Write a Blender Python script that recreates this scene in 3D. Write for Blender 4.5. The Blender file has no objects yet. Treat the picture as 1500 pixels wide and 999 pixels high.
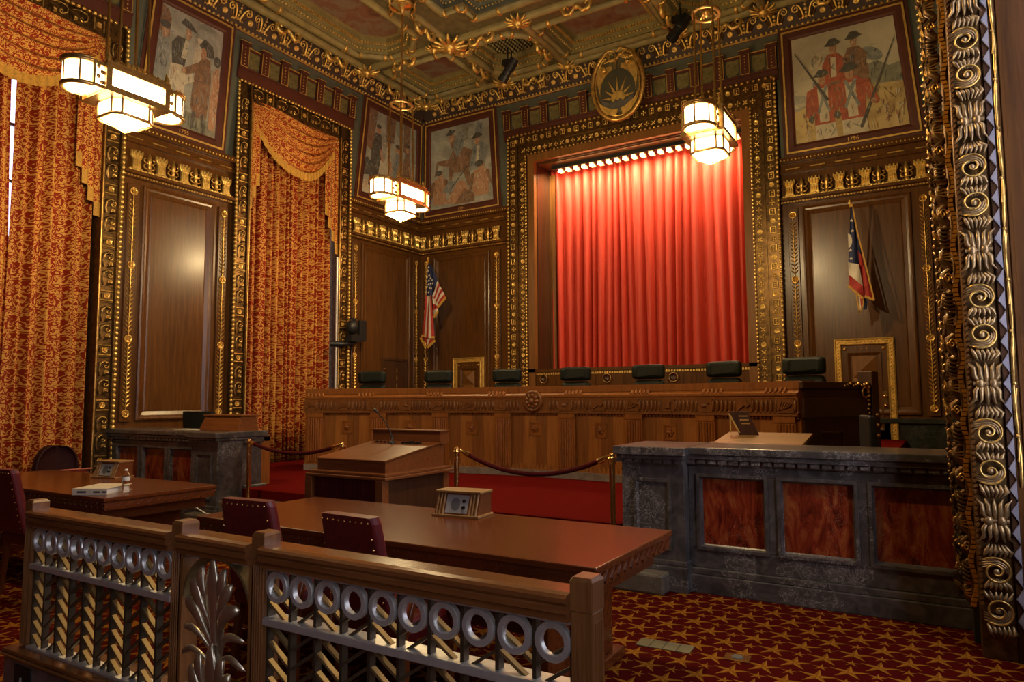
import bpy, bmesh, math, random
from mathutils import Vector, Matrix
from math import sin, cos, pi, radians, sqrt, atan2
R = random.Random(7)
S = bpy.context.scene
COL = S.collection

# ------------------------------------------------------------------ mesh builder
class MB:
    """collects geometry; build() links it as one mesh object"""
    def __init__(s):
        s.v = []; s.f = []; s.mi = []; s.sm = []; s.uv = {}
    def add(s, vs, fs, m=0, sm=False, uvs=None):
        o = len(s.v); s.v += [tuple(p) for p in vs]
        for k, f in enumerate(fs):
            if uvs: s.uv[len(s.f)] = uvs[k]
            s.f.append(tuple(i + o for i in f)); s.mi.append(m); s.sm.append(sm)
        return s
    def box(s, x0, x1, y0, y1, z0, z1, m=0):
        if x0 > x1: x0, x1 = x1, x0
        if y0 > y1: y0, y1 = y1, y0
        if z0 > z1: z0, z1 = z1, z0
        vs = [(x, y, z) for z in (z0, z1) for y in (y0, y1) for x in (x0, x1)]
        return s.add(vs, [(0, 2, 3, 1), (4, 5, 7, 6), (0, 1, 5, 4), (2, 6, 7, 3), (0, 4, 6, 2), (1, 3, 7, 5)], m)
    def obox(s, c, ax, ay, az, m=0):
        c, ax, ay, az = Vector(c), Vector(ax), Vector(ay), Vector(az)
        vs = [c + i * ax + j * ay + k * az for k in (-1, 1) for j in (-1, 1) for i in (-1, 1)]
        return s.add(vs, [(0, 2, 3, 1), (4, 5, 7, 6), (0, 1, 5, 4), (2, 6, 7, 3), (0, 4, 6, 2), (1, 3, 7, 5)], m)
    def wbox(s, u0, u1, v0, v1, w0, w1, m=0):        # wall coordinates: u along, v up, w out of the wall
        return s.box(u0, u1, -w1, -w0, v0, v1, m)
    def loops(s, L, m=0, sm=False, closed=True, caps=(False, False)):
        n = len(L[0]); vs = [p for l in L for p in l]; fs = []
        for i in range(len(L) - 1):
            for j in range(n if closed else n - 1):
                k = (j + 1) % n
                fs.append((i * n + j, i * n + k, (i + 1) * n + k, (i + 1) * n + j))
        s.add(vs, fs, m, sm)
        if caps[0]: s.add(L[0], [tuple(range(n))[::-1]], m)
        if caps[1]: s.add(L[-1], [tuple(range(n))], m)
        return s
    def tube(s, pts, r, n=6, m=0, closed=False, caps=True, sm=True):
        P = [Vector(p) for p in pts]; N = len(P); L = []; ref = None
        for i in range(N):
            a = P[(i - 1) % N] if (closed or i > 0) else P[i]
            b = P[(i + 1) % N] if (closed or i < N - 1) else P[i]
            t = (b - a)
            t = t.normalized() if t.length > 1e-9 else Vector((0, 0, 1))
            if ref is None:
                ref = Vector((0, 0, 1)) if abs(t.z) < .9 else Vector((1, 0, 0))
            x = ref - t * ref.dot(t)
            if x.length < 1e-6: x = t.orthogonal()
            x.normalize(); y = t.cross(x); ref = x
            rr = r[i] if isinstance(r, (list, tuple)) else r
            L.append([P[i] + x * (rr * cos(2 * pi * k / n)) + y * (rr * sin(2 * pi * k / n)) for k in range(n)])
        if closed: L.append(L[0])
        s.loops(L, m, sm, True, (caps and not closed, caps and not closed))
        return s
    def lathe(s, prof, n=16, c=(0, 0, 0), m=0, sm=True, M=None, caps=(False, False)):
        L = []
        for r, z in prof:
            l = []
            for k in range(n):
                p = Vector((r * cos(2 * pi * k / n), r * sin(2 * pi * k / n), z))
                if M is not None: p = M @ p
                l.append(p + Vector(c))
            L.append(l)
        return s.loops(L, m, sm, True, caps)
    def ball(s, c, r, m=0, nu=8, nv=5, sc=(1, 1, 1)):
        c = Vector(c); L = []
        for j in range(nv + 1):
            t = pi * (j / nv); rr = max(1e-4, sin(t))
            L.append([c + Vector((sc[0] * r * rr * cos(2 * pi * k / nu), sc[1] * r * rr * sin(2 * pi * k / nu), -sc[2] * r * cos(t))) for k in range(nu)])
        return s.loops(L, m, True)
    def wball(s, u, v, w, r, m=0, flat=.6, nu=8, nv=4):
        return s.ball((u, -w, v), r, m, nu, nv, (1, flat, 1))
    def prism(s, poly, w0, w1, m=0, ch=0.0):          # polygon in (u,v), extruded from w0 to w1
        n = len(poly)
        if area(poly) < 0: poly = poly[::-1]
        L = [[(u, -w0, v) for u, v in poly], [(u, -(w1 - ch), v) for u, v in poly]]
        if ch: L.append([(u, -w1, v) for u, v in offset(poly, ch)])
        s.loops(L, m); s.add(L[-1], [tuple(range(n))], m)
        return s
    def grid(s, fn, nu, nv, m=0, sm=True, uv=None, flip=False):
        vs = [fn(i / nu, j / nv) for j in range(nv + 1) for i in range(nu + 1)]
        fs = []; uvs = [] if uv else None
        for j in range(nv):
            for i in range(nu):
                a = j * (nu + 1) + i; q = [(i, j), (i + 1, j), (i + 1, j + 1), (i, j + 1)]
                f = [a, a + 1, a + nu + 2, a + nu + 1]
                if flip: f = f[::-1]; q = q[::-1]
                fs.append(tuple(f))
                if uv: uvs.append([uv(i2 / nu, j2 / nv) for i2, j2 in q])
        return s.add(vs, fs, m, sm, uvs)
    def leaf(s, u, v, w, ang, L, W, h=.01, m=0, n=4, bend=0.0):   # pointed leaf lying on a wall
        a = []; b = []; c = []; x, y = u, v; d = L / n
        for i in range(n + 1):
            t = i / n; th = ang + bend * t
            wd = W * (sin(pi * min(1, t * .92 + .08)) ** .8) * .5
            px, py = -sin(th), cos(th)
            a.append((x + px * wd, -w, y + py * wd)); b.append((x, -(w + h * (1 - .6 * abs(2 * t - 1))), y)); c.append((x - px * wd, -w, y - py * wd))
            x += cos(th) * d; y += sin(th) * d
        return s.loops([a, b, c], m, False, False)
    def spiral(s, cu, cv, r0, turns, a0, rad, w, m=0, flip=1, n=None, sides=5, r1=.12):
        n = n or int(10 * turns) + 2
        pts = []; rr = []
        for i in range(n + 1):
            t = i / n; a = a0 + flip * turns * 2 * pi * t; q = r0 * (1 - t * (1 - r1))
            pts.append((cu + q * cos(a), -(w + .3 * rad), cv + q * sin(a))); rr.append(rad * (1 - .45 * t))
        return s.tube(pts, rr, sides, m)
    def rosette(s, u, v, w, r, m=0, petals=8):
        M = Matrix.Translation((u, -w, v)) @ Matrix.Rotation(pi / 2, 4, 'X')
        s.lathe([(r, 0), (r, r * .18), (r * .86, r * .28), (r * .74, r * .12), (.001, r * .12)], 14, (0, 0, 0), m, True, M)
        for k in range(petals):
            a = 2 * pi * k / petals
            s.leaf(u + .12 * r * cos(a), v + .12 * r * sin(a), w + r * .12, a, r * .6, r * .36, r * .2, m, 2)
        return s.wball(u, v, w + r * .2, r * .2, m)
    def build(s, name, mats, parent=None, bevel=0, seg=2, M=None, loc=None):
        me = bpy.data.meshes.new(name)
        me.from_pydata(s.v, [], s.f)
        if not isinstance(mats, (list, tuple)): mats = [mats]
        for m in mats: me.materials.append(m)
        me.polygons.foreach_set('material_index', s.mi)
        me.polygons.foreach_set('use_smooth', s.sm)
        if s.uv:
            l = me.uv_layers.new(name='UVMap')
            for fi, uvs in s.uv.items():
                st = me.polygons[fi].loop_start
                for k, c in enumerate(uvs): l.data[st + k].uv = c
        if M is not None: me.transform(M)
        me.update()
        o = bpy.data.objects.new(name, me); COL.objects.link(o)
        if parent: o.parent = parent
        if loc: o.location = loc
        if bevel:
            b = o.modifiers.new('bevel', 'BEVEL'); b.width = bevel; b.segments = seg; b.limit_method = 'ANGLE'; b.angle_limit = radians(40)
        return o

def area(p):
    return .5 * sum(p[i][0] * p[(i + 1) % len(p)][1] - p[(i + 1) % len(p)][0] * p[i][1] for i in range(len(p)))
def offset(p, d):                                       # inset a CCW polygon by d
    out = []; n = len(p)
    for i in range(n):
        a, b, c = Vector(p[i - 1]), Vector(p[i]), Vector(p[(i + 1) % n])
        e1 = (b - a).normalized(); e2 = (c - b).normalized()
        n1 = Vector((-e1.y, e1.x)); n2 = Vector((-e2.y, e2.x))
        k = n1 + n2; q = k.dot(n1)
        if abs(q) < .2: q = .2
        out.append(tuple(b + k * (d / q)))
    return out
def rect(u0, u1, v0, v1): return [(u0, v0), (u1, v0), (u1, v1), (u0, v1)]
def moulding(mb, poly, prof, m=0, close=False):         # mitred moulding: profile of (inset, w) round a polygon
    L = []
    for d, w in prof:
        L.append([(u, -w, v) for u, v in (offset(poly, d) if d else poly)])
    mb.loops(L, m)
    if close: mb.add(L[-1], [tuple(range(len(poly)))], m)
    return mb

# ------------------------------------------------------------------ objects
def tag(o, label, cat, group=None):
    o['label'] = label; o['category'] = cat
    if group: o['group'] = group
    return o
def thing(name, label, cat, loc=(0, 0, 0), rz=0, group=None, tilt=0):
    o = bpy.data.objects.new(name, None); o.empty_display_size = .1; COL.objects.link(o)
    o.location = loc; o.rotation_euler = (tilt, 0, rz)
    return tag(o, label, cat, group)
def struct(o, label=None):
    o['kind'] = 'structure'
    if label: o['label'] = label
    return o
def sroot(name, loc=(0, 0, 0), rz=0, tilt=0, label=None):
    o = bpy.data.objects.new(name, None); o.empty_display_size = .1; COL.objects.link(o)
    o.location = loc; o.rotation_euler = (tilt, 0, rz)
    return struct(o, label)
def kids(o): return [c for c in bpy.data.objects if c.parent == o]
def dup(root, loc, rz=None, label=None):
    def cp(o, par):
        c = o.copy(); COL.objects.link(c)
        if par: c.parent = par
        for k in tree[o.name]: cp(k, c)
        return c
    tree = {}
    def walk(o):
        tree[o.name] = kids(o)
        for k in tree[o.name]: walk(k)
    walk(root)
    c = cp(root, None); c.location = loc
    if rz is not None: c.rotation_euler = (root.rotation_euler[0], 0, rz)
    if label: c['label'] = label
    return c
def text_mesh(txt, size, depth, mat, name, parent, M):
    cu = bpy.data.curves.new(name, 'FONT'); cu.body = txt; cu.size = size; cu.extrude = depth
    cu.align_x = 'CENTER'; cu.align_y = 'CENTER'
    t = bpy.data.objects.new(name + '_font', cu); COL.objects.link(t)
    dg = bpy.context.evaluated_depsgraph_get()
    me = bpy.data.meshes.new_from_object(t.evaluated_get(dg))
    bpy.data.objects.remove(t); bpy.data.curves.remove(cu)
    me.transform(M); me.materials.clear(); me.materials.append(mat)
    o = bpy.data.objects.new(name, me); COL.objects.link(o); o.parent = parent
    return o
WALLTXT = Matrix.Rotation(pi / 2, 4, 'X')               # text lying in the u,v plane, facing out of the wall

# ------------------------------------------------------------------ materials
class NT:
    def __init__(s, name):
        s.m = bpy.data.materials.new(name); s.m.use_nodes = True
        s.t = s.m.node_tree; s.b = s.t.nodes['Principled BSDF']
    def n(s, typ, **k):
        d = s.t.nodes.new(typ)
        for a, v in k.items():
            if hasattr(d, a): setattr(d, a, v)
        return d
    def link(s, a, b): s.t.links.new(a, b)
    def val(s, sock, x):
        if isinstance(x, (int, float)): sock.default_value = x
        elif isinstance(x, tuple): sock.default_value = x if len(x) == len(sock.default_value) else (*x, 1)
        else: s.link(x, sock)
    def math(s, op, a, b=0, c=0):
        d = s.n('ShaderNodeMath', operation=op)
        s.val(d.inputs[0], a); s.val(d.inputs[1], b)
        if op in ('MULTIPLY_ADD', 'SMOOTH_MIN'): s.val(d.inputs[2], c)
        return d.outputs[0]
    def mix(s, f, a, b):
        d = s.n('ShaderNodeMix', data_type='RGBA')
        s.val(d.inputs[0], f); s.val(d.inputs[6], a); s.val(d.inputs[7], b)
        return d.outputs[2]
    def coord(s, which='Object', scale=(1, 1, 1)):
        tc = s.n('ShaderNodeTexCoord'); mp = s.n('ShaderNodeMapping')
        mp.inputs['Scale'].default_value = scale; s.link(tc.outputs[which], mp.inputs[0])
        return mp.outputs[0]
    def noise(s, vec, scale=5, detail=4, rough=.5, dist=0):
        d = s.n('ShaderNodeTexNoise'); s.link(vec, d.inputs['Vector'])
        d.inputs['Scale'].default_value = scale; d.inputs['Detail'].default_value = detail
        d.inputs['Roughness'].default_value = rough; d.inputs['Distortion'].default_value = dist
        return d.outputs[0]
    def ramp(s, f, stops):
        d = s.n('ShaderNodeValToRGB'); s.link(f, d.inputs[0]); e = d.color_ramp.elements
        while len(e) < len(stops): e.new(.5)
        for k, (p, c) in enumerate(stops): e[k].position = p; e[k].color = (*c, 1)
        return d.outputs[0]
    def set(s, **k):
        for a, v in k.items(): s.val(s.b.inputs[a.replace('_', ' ')], v)
        return s
    def bump(s, h, strength=.2, dist=.01):
        d = s.n('ShaderNodeBump'); d.inputs['Strength'].default_value = strength; d.inputs['Distance'].default_value = dist
        s.link(h, d.inputs['Height']); s.link(d.outputs[0], s.b.inputs['Normal'])
    def done(s): return s.m
def plain(name, c, rough=.5, metal=0, coat=0, vary=.12, scale=9, spec=.4):
    t = NT(name); n = t.noise(t.coord(), scale, 3)
    a = tuple(min(1, x * (1 - vary)) for x in c); b = tuple(min(1, x * (1 + vary)) for x in c)
    t.set(Base_Color=t.ramp(n, [(.3, a), (.7, b)]), Roughness=rough, Metallic=metal)
    t.b.inputs['Specular IOR Level'].default_value = spec
    if coat: t.set(Coat_Weight=coat, Coat_Roughness=.12)
    return t.done()
def wood(name, dark, light, rough=.32, coat=.35, grain=(14, 14, .8), fig=.0):
    t = NT(name); v = t.coord('Object', grain)
    n = t.noise(v, 2.2, 7, .62, .6); n2 = t.noise(t.coord('Object', (1.3, 1.3, .5)), 1.5, 3)
    f = t.math('ADD', t.math('MULTIPLY', n, .75), t.math('MULTIPLY', n2, .25))
    t.set(Base_Color=t.ramp(f, [(.3, dark), (.7, light)]), Roughness=rough, Coat_Weight=coat * .3, Coat_Roughness=.2)
    t.b.inputs['Specular IOR Level'].default_value = .38
    return t.done()
def gold(name, bright, dark, rough=.33, metal=.95, bias=.45):
    t = NT(name); n = t.noise(t.coord(), 16, 5, .6)
    t.set(Base_Color=t.ramp(n, [(bias - .15, dark), (bias + .15, bright)]), Roughness=rough, Metallic=metal)
    return t.done()
def marble(name, cols, vein, scale=3.5, rough=.25, veinw=.05, st=(1, 1, 1)):
    t = NT(name); v = t.coord('Object', st)
    n = t.noise(v, scale, 8, .62, 1.2); base = t.ramp(n, cols)
    w = t.noise(v, scale * 1.3, 6, .6, 2.5)
    d = t.math('ABSOLUTE', t.math('SUBTRACT', w, .5))
    mask = t.math('SMOOTH_MIN', t.math('MAXIMUM', t.math('SUBTRACT', 1, t.math('DIVIDE', d, veinw * .25)), 0), 1, .1)
    gate = t.math('GREATER_THAN', t.noise(v, 2.1, 2), .52)
    t.set(Base_Color=t.mix(t.math('MULTIPLY', t.math('MULTIPLY', mask, gate), .65), base, vein), Roughness=rough, Coat_Weight=.2)
    return t.done()
def emit(name, c, st):
    t = NT(name); t.set(Base_Color=c, Emission_Color=(*c, 1), Emission_Strength=st, Roughness=.4)
    return t.done()

M = {}
M['wood'] = wood('panel_wood', (.045, .0155, .003), (.15, .056, .0105), .3, .3)
M['wood_dark'] = wood('dark_wood', (.03, .011, .005), (.085, .033, .012), .35, .3)
M['wood_bench'] = wood('bench_wood', (.17, .05, .008), (.36, .122, .02), .4, .2)
M['wood_bench2'] = wood('bench_inlay_wood', (.21, .068, .012), (.42, .158, .03), .4, .2)
M['wood_stripe'] = wood('bench_stripe_wood', (.13, .042, .008), (.29, .105, .021), .4, .2)
M['wood_frieze'] = wood('bench_frieze_wood', (.12, .04, .009), (.26, .095, .022), .36, .3)
M['wood_rail'] = wood('rail_wood', (.12, .038, .011), (.25, .095, .028), .2, 1.0, (1.2, 14, 14))
M['wood_post'] = wood('post_wood', (.13, .045, .012), (.27, .11, .032), .35, .3)
M['wood_table'] = wood('table_wood', (.075, .016, .004), (.165, .04, .009), .22, .4, (.9, 12, 12))
M['wood_lectern'] = wood('lectern_wood', (.11, .029, .008), (.24, .08, .022), .28, .5, (1.0, 14, 14))
M['wood_light'] = wood('light_oak', (.22, .11, .032), (.38, .21, .075), .4, .2, (1, 14, 14))
M['wood_reveal'] = wood('reveal_wood', (.12, .045, .01), (.26, .11, .027), .4, .2)
M['gold'] = gold('antique_gold', (.82, .53, .15), (.34, .18, .045), .36, .85)
M['gold_bright'] = gold('bright_gold', (.95, .66, .2), (.6, .37, .09), .38, .78)
M['gold_flat'] = plain('gold_paint', (.62, .38, .09), .42, .4, 0, .25, 14)
M['bronze'] = gold('dark_gilt_bronze', (.19, .105, .035), (.055, .03, .013), .38, .8)
M['ribbon'] = plain('ribbon_gold', (.6, .25, .03), .45, .3, 0, .2, 20)
M['maroon'] = plain('dark_maroon_leather', (.022, .0045, .005), .55, 0, 0, .2, 25, .15)
M['bronze_carving'] = gold('gilt_brown_carving', (.4, .26, .12), (.15, .085, .04), .36, .65)
M['brass'] = plain('polished_brass', (.8, .52, .2), .2, 1, 0, .05)
M['bronze_lamp'] = plain('lamp_bronze', (.5, .31, .12), .35, .9, 0, .2, 20)
M['redbrown'] = plain('oxblood_paint', (.085, .022, .012), .5)
M['bluegrey'] = plain('blue_grey_paint', (.095, .098, .072), .55)
M['olive'] = plain('olive_paint', (.27, .215, .085), .5, 0, 0, .2, 6)
M['olive_dark'] = plain('dark_olive_paint', (.12, .095, .042), .55, 0, 0, .3, 8)
M['teal'] = plain('teal_grey_paint', (.12, .125, .1), .55)
M['shield'] = plain('shield_green_gold', (.2, .17, .07), .42, .4, 0, .35, 18)
M['frieze_bg'] = plain('frieze_brown', (.05, .028, .02), .6)
M['marble'] = marble('dark_grey_marble', [(.33, (.028, .025, .023)), (.5, (.065, .056, .052)), (.7, (.115, .096, .088))], (.5, .45, .41), 8, .28, .09)
M['marble_red'] = marble('red_marble', [(.36, (.07, .009, .004)), (.5, (.2, .024, .009)), (.66, (.3, .085, .022))], (.42, .25, .13), 4.5, .25, .03, (2.4, 2.4, .8))
M['marble_dark'] = marble('black_green_marble', [(.3, (.012, .014, .011)), (.6, (.028, .03, .024)), (.8, (.05, .05, .04))], (.12, .12, .1), 4)
M['stone'] = marble('step_stone', [(.3, (.075, .062, .044)), (.6, (.14, .115, .083)), (.8, (.19, .16, .12))], (.3, .27, .2), 5, .4)
M['plinth'] = marble('plinth_marble', [(.3, (.15, .11, .08)), (.55, (.25, .2, .15)), (.8, (.34, .28, .21))], (.42, .35, .28), 5, .35)
M['curb'] = marble('curb_marble', [(.3, (.07, .05, .045)), (.55, (.15, .11, .1)), (.8, (.22, .17, .15))], (.3, .26, .23), 5, .3)
M['mullion'] = plain('dark_bronze_bar', (.075, .05, .028), .45, .5, 0, .15, 20)
M['silver'] = plain('brushed_metal', (.6, .58, .54), .4, .6, 0, .08, 30)
M['slat'] = plain('lit_brass', (.27, .185, .075), .5, .6, 0, .12, 20)
M['slat_shaded'] = plain('shaded_brass', (.13, .095, .055), .45, .6, 0, .15, 20)  # same slat metal with the shade of the other slant put into its colour
M['leather_red'] = plain('red_leather', (.11, .007, .008), .45, 0, .05, .2, 30, .3)
M['leather_black'] = plain('dark_green_leather', (.011, .013, .0095), .5, 0, 0, .2, 25, .16)
M['black'] = plain('matte_black', (.012, .012, .013), .45)
M['greyplate'] = plain('grey_metal_plate', (.42, .42, .4), .4, .1)
M['rope'] = plain('velvet_rope', (.06, .006, .006), .85, spec=.08)
M['carpet_red'] = plain('plain_red_carpet', (.105, .0045, .003), .95, 0, 0, .15, 60, .02)
M['white'] = plain('off_white', (.75, .72, .66), .5, 0, 0, .05)
M['paper'] = plain('binder_cream', (.62, .55, .42), .5, 0, 0, .06)
M['fringe'] = plain('gold_fringe', (.5, .26, .04), .65, 0, 0, .25, 40)
M['pane'] = emit('lamp_glass', (1.0, .76, .42), 11)
M['uplight'] = emit('added_uplight', (1.0, .7, .32), 60)  # unseen glowing lantern top, added to light the ceiling
M['bulb'] = emit('stage_lamp_glow', (1.0, .7, .3), 3)
M['reflector'] = plain('lamp_reflector', (.85, .7, .4), .3, .3)
M['daylight'] = emit('daylit_window', (.66, .7, 1.0), 2.5)
M['dayglass'] = emit('curtain_gap_daylight', (.78, .82, 1.0), 19)
M['blue'] = plain('flag_blue', (.012, .018, .07), .75)
M['velvet_dark'] = plain('dark_red_cloth', (.075, .008, .008), .85, spec=.1)
M['sawtooth'] = plain('daylight_tinted_inlay', (.24, .22, .26), .45)  # cool daylight put into the base colour as a lavender tint

def carpet():
    t = NT('star_carpet'); tc = t.n('ShaderNodeTexCoord'); sp = t.n('ShaderNodeSeparateXYZ')
    t.link(tc.outputs['Object'], sp.inputs[0]); X, Y = sp.outputs[0], sp.outputs[1]
    def lattice(ox, oy, px, py):
        a = t.math('SUBTRACT', t.math('FLOORED_MODULO', t.math('SUBTRACT', X, ox - px / 2), px), px / 2)
        b = t.math('SUBTRACT', t.math('FLOORED_MODULO', t.math('SUBTRACT', Y, oy - py / 2), py), py / 2)
        return a, b
    def star(a, b, Ro):
        r = t.math('SQRT', t.math('ADD', t.math('MULTIPLY', a, a), t.math('MULTIPLY', b, b)))
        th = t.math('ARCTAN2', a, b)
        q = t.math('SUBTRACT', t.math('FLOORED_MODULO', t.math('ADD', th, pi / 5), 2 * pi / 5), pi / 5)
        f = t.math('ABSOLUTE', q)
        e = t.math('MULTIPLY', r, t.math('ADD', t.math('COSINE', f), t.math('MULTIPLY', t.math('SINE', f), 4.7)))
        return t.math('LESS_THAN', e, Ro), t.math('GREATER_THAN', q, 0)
    px, py = .29, .31; masks = []; sides = []
    for k in (0, 1):
        for oy, Ro in ((0, .112), (py / 2, .053)):
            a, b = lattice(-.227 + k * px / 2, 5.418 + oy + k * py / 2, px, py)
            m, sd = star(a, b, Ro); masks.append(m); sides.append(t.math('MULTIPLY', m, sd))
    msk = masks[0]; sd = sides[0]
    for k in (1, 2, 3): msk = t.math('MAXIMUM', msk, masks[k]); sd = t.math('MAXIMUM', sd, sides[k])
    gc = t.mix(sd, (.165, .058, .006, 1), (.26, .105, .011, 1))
    n = t.noise(t.coord(), 260, 2)
    bc = t.ramp(n, [(.3, (.042, .0018, .0015)), (.7, (.07, .0045, .003))])
    t.b.inputs['Specular IOR Level'].default_value = .02
    t.set(Base_Color=t.mix(msk, bc, gc), Roughness=.95); t.bump(n, .3, .004)
    return t.done()
M['carpet'] = carpet()

def damask(name='damask_cloth', red=(.26, .024, .006), gld=(.7, .36, .08), ps=(.42, .72)):
    t = NT(name); tc = t.n('ShaderNodeTexCoord'); sp = t.n('ShaderNodeSeparateXYZ')
    t.link(tc.outputs['UV'], sp.inputs[0])
    fl = None; U, V = sp.outputs[0], sp.outputs[1]
    col = t.math('FLOOR', t.math('DIVIDE', U, ps[0]))
    a = t.math('ABSOLUTE', t.math('SUBTRACT', t.math('FLOORED_MODULO', U, ps[0]), ps[0] / 2))
    vv = t.math('MULTIPLY', t.math('ADD', V, t.math('MULTIPLY', t.math('FLOORED_MODULO', col, 2), ps[1] / 2)), 2 * pi / ps[1])
    cx = t.n('ShaderNodeCombineXYZ')
    t.link(t.math('MULTIPLY', a, 4.2), cx.inputs[0]); t.link(t.math('MULTIPLY', t.math('COSINE', vv), .42), cx.inputs[1]); t.link(t.math('MULTIPLY', t.math('SINE', vv), .42), cx.inputs[2])
    n = t.noise(cx.outputs[0], 2.5, 1.2, .5, 1.4)
    w = t.math('ABSOLUTE', t.math('SUBTRACT', n, .5))
    # bands of the warped field give scrolls, its centre line gives flowers
    f = t.math('ADD', t.math('SINE', t.math('MULTIPLY', n, 30)), t.math('MULTIPLY', t.math('COSINE', t.math('MULTIPLY', a, 2 * pi / ps[0] * 2)), .35))
    k = t.ramp(f, [(.0, (0, 0, 0)), (.12, (1, 1, 1))])
    vm = t.math('SUBTRACT', t.math('FLOORED_MODULO', t.math('ADD', V, t.math('MULTIPLY', t.math('FLOORED_MODULO', col, 2), ps[1] / 2)), ps[1]), ps[1] / 2)
    def motif(off, r0, wob, pet, ring):
        dv = t.math('SUBTRACT', vm, off)
        rr = t.math('SQRT', t.math('ADD', t.math('MULTIPLY', a, a), t.math('MULTIPLY', dv, dv)))
        th = t.math('ARCTAN2', a, dv)
        lim = t.math('ADD', r0, t.math('MULTIPLY', t.math('COSINE', t.math('MULTIPLY', th, pet)), wob))
        inside = t.math('LESS_THAN', rr, lim); halo = t.math('LESS_THAN', rr, t.math('ADD', lim, .016))
        line = t.math('LESS_THAN', t.math('ABSOLUTE', t.math('SUBTRACT', rr, ring)), .006)
        return inside, halo, line
    for off, r0, wob, pet, ring in ((-.1, .055, .014, 8, .02), (.12, .062, .008, 12, .034), (.27, .03, .012, 4, .1)):
        ins, halo, line = motif(off, r0, wob, pet, ring)
        k = t.mix(halo, k, (1, 1, 1, 1)); k = t.mix(ins, k, (0, 0, 0, 1)); k = t.mix(t.math('MULTIPLY', ins, line), k, (1, 1, 1, 1))
    stem = t.math('LESS_THAN', a, .007)
    k = t.mix(t.math('MULTIPLY', stem, t.math('GREATER_THAN', vm, .1)), k, (1, 1, 1, 1))
    f2 = t.noise(tc.outputs['UV'], 90, 2)
    g2 = t.mix(f2, gld, tuple(x * .8 for x in gld))
    t.set(Base_Color=t.mix(k, red, g2), Roughness=.65)
    t.b.inputs['Specular IOR Level'].default_value = .15
    return t.done()
M['damask'] = damask()

def velvet():
    t = NT('stage_velvet'); n = t.noise(t.coord('Object', (8, 8, .6)), 3, 3)
    t.set(Base_Color=t.ramp(n, [(.3, (.42, .024, .01)), (.7, (.55, .045, .018))]), Roughness=.6, Sheen_Weight=.12, Sheen_Roughness=.4, Sheen_Tint=(1, .35, .25, 1))
    return t.done()
M['velvet'] = velvet()

def canvas(name, stops, scale=2.2):
    t = NT(name); n = t.noise(t.coord(), scale, 7, .6, 1.0)
    t.set(Base_Color=t.ramp(n, stops), Roughness=.6)
    return t.done()
M['cv_sky'] = canvas('mural_sky', [(.3, (0.362, 0.319, 0.232)), (.55, (0.478, 0.420, 0.304)), (.75, (0.551, 0.493, 0.362))], 1.5)
M['cv_ground'] = canvas('mural_ground', [(.3, (0.290, 0.189, 0.072)), (.5, (0.478, 0.348, 0.145)), (.75, (0.580, 0.435, 0.203))])
M['cv_grey'] = canvas('mural_grey', [(.3, (0.189, 0.181, 0.145)), (.55, (0.348, 0.334, 0.275)), (.8, (0.478, 0.450, 0.362))], 2.6)
M['p_red'] = canvas('mural_red', [(.3, (0.246, 0.051, 0.029)), (.7, (0.435, 0.116, 0.058))], 7)
M['p_dark'] = canvas('mural_dark', [(.3, (0.043, 0.039, 0.035)), (.7, (0.123, 0.109, 0.087))], 7)
M['p_brown'] = canvas('mural_brown', [(.3, (0.131, 0.065, 0.036)), (.7, (0.290, 0.167, 0.094))], 7)
M['p_cream'] = canvas('mural_cream', [(.3, (0.392, 0.334, 0.232)), (.7, (0.609, 0.536, 0.392))], 7)
M['p_skin'] = canvas('mural_skin', [(.3, (0.319, 0.160, 0.087)), (.7, (0.478, 0.275, 0.160))], 9)
M['p_green'] = canvas('mural_green', [(.3, (0.145, 0.145, 0.102)), (.7, (0.275, 0.261, 0.189))], 7)
M['p_slate'] = canvas('mural_slate', [(.3, (0.131, 0.145, 0.145)), (.7, (0.290, 0.290, 0.261))], 7)
M['cv_ceil'] = canvas('ceiling_painting', [(.25, (.1, .04, .025)), (.45, (.2, .085, .05)), (.6, (.22, .17, .12)), (.8, (.15, .06, .04))], 3)
M['glass'] = None
def clear():
    t = NT('clear_plastic'); t.set(Base_Color=(.95, .97, 1), Roughness=.06, Transmission_Weight=1.0, IOR=1.3)
    return t.done()
M['glass'] = clear()
# ------------------------------------------------------------------ the room
XL, YB, XR = -10.44, 13.0, .38
RZ = {'L': pi / 2, 'B': 0.0, 'R': -pi / 2}
def WP(wall, u, v, w=0.0):
    if wall == 'L': return (XL + w, u, v)
    if wall == 'B': return (u, YB - w, v)
    return (XR - w, -u, v)
TILT = math.atan(.2 / 2.2)
def inst(o, parent, loc, rot=None, scale=None):          # another copy of a part, sharing its mesh
    c = o.copy(); COL.objects.link(c); c.parent = parent; c.location = loc
    if rot: c.rotation_euler = rot
    if scale: c.scale = scale
    return c

struct(MB().box(-11.2, 1.6, -3.6, 14.6, -.2, 0).build('floor', M['carpet']), 'dark red carpet with rows of large and small gold stars')

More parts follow.
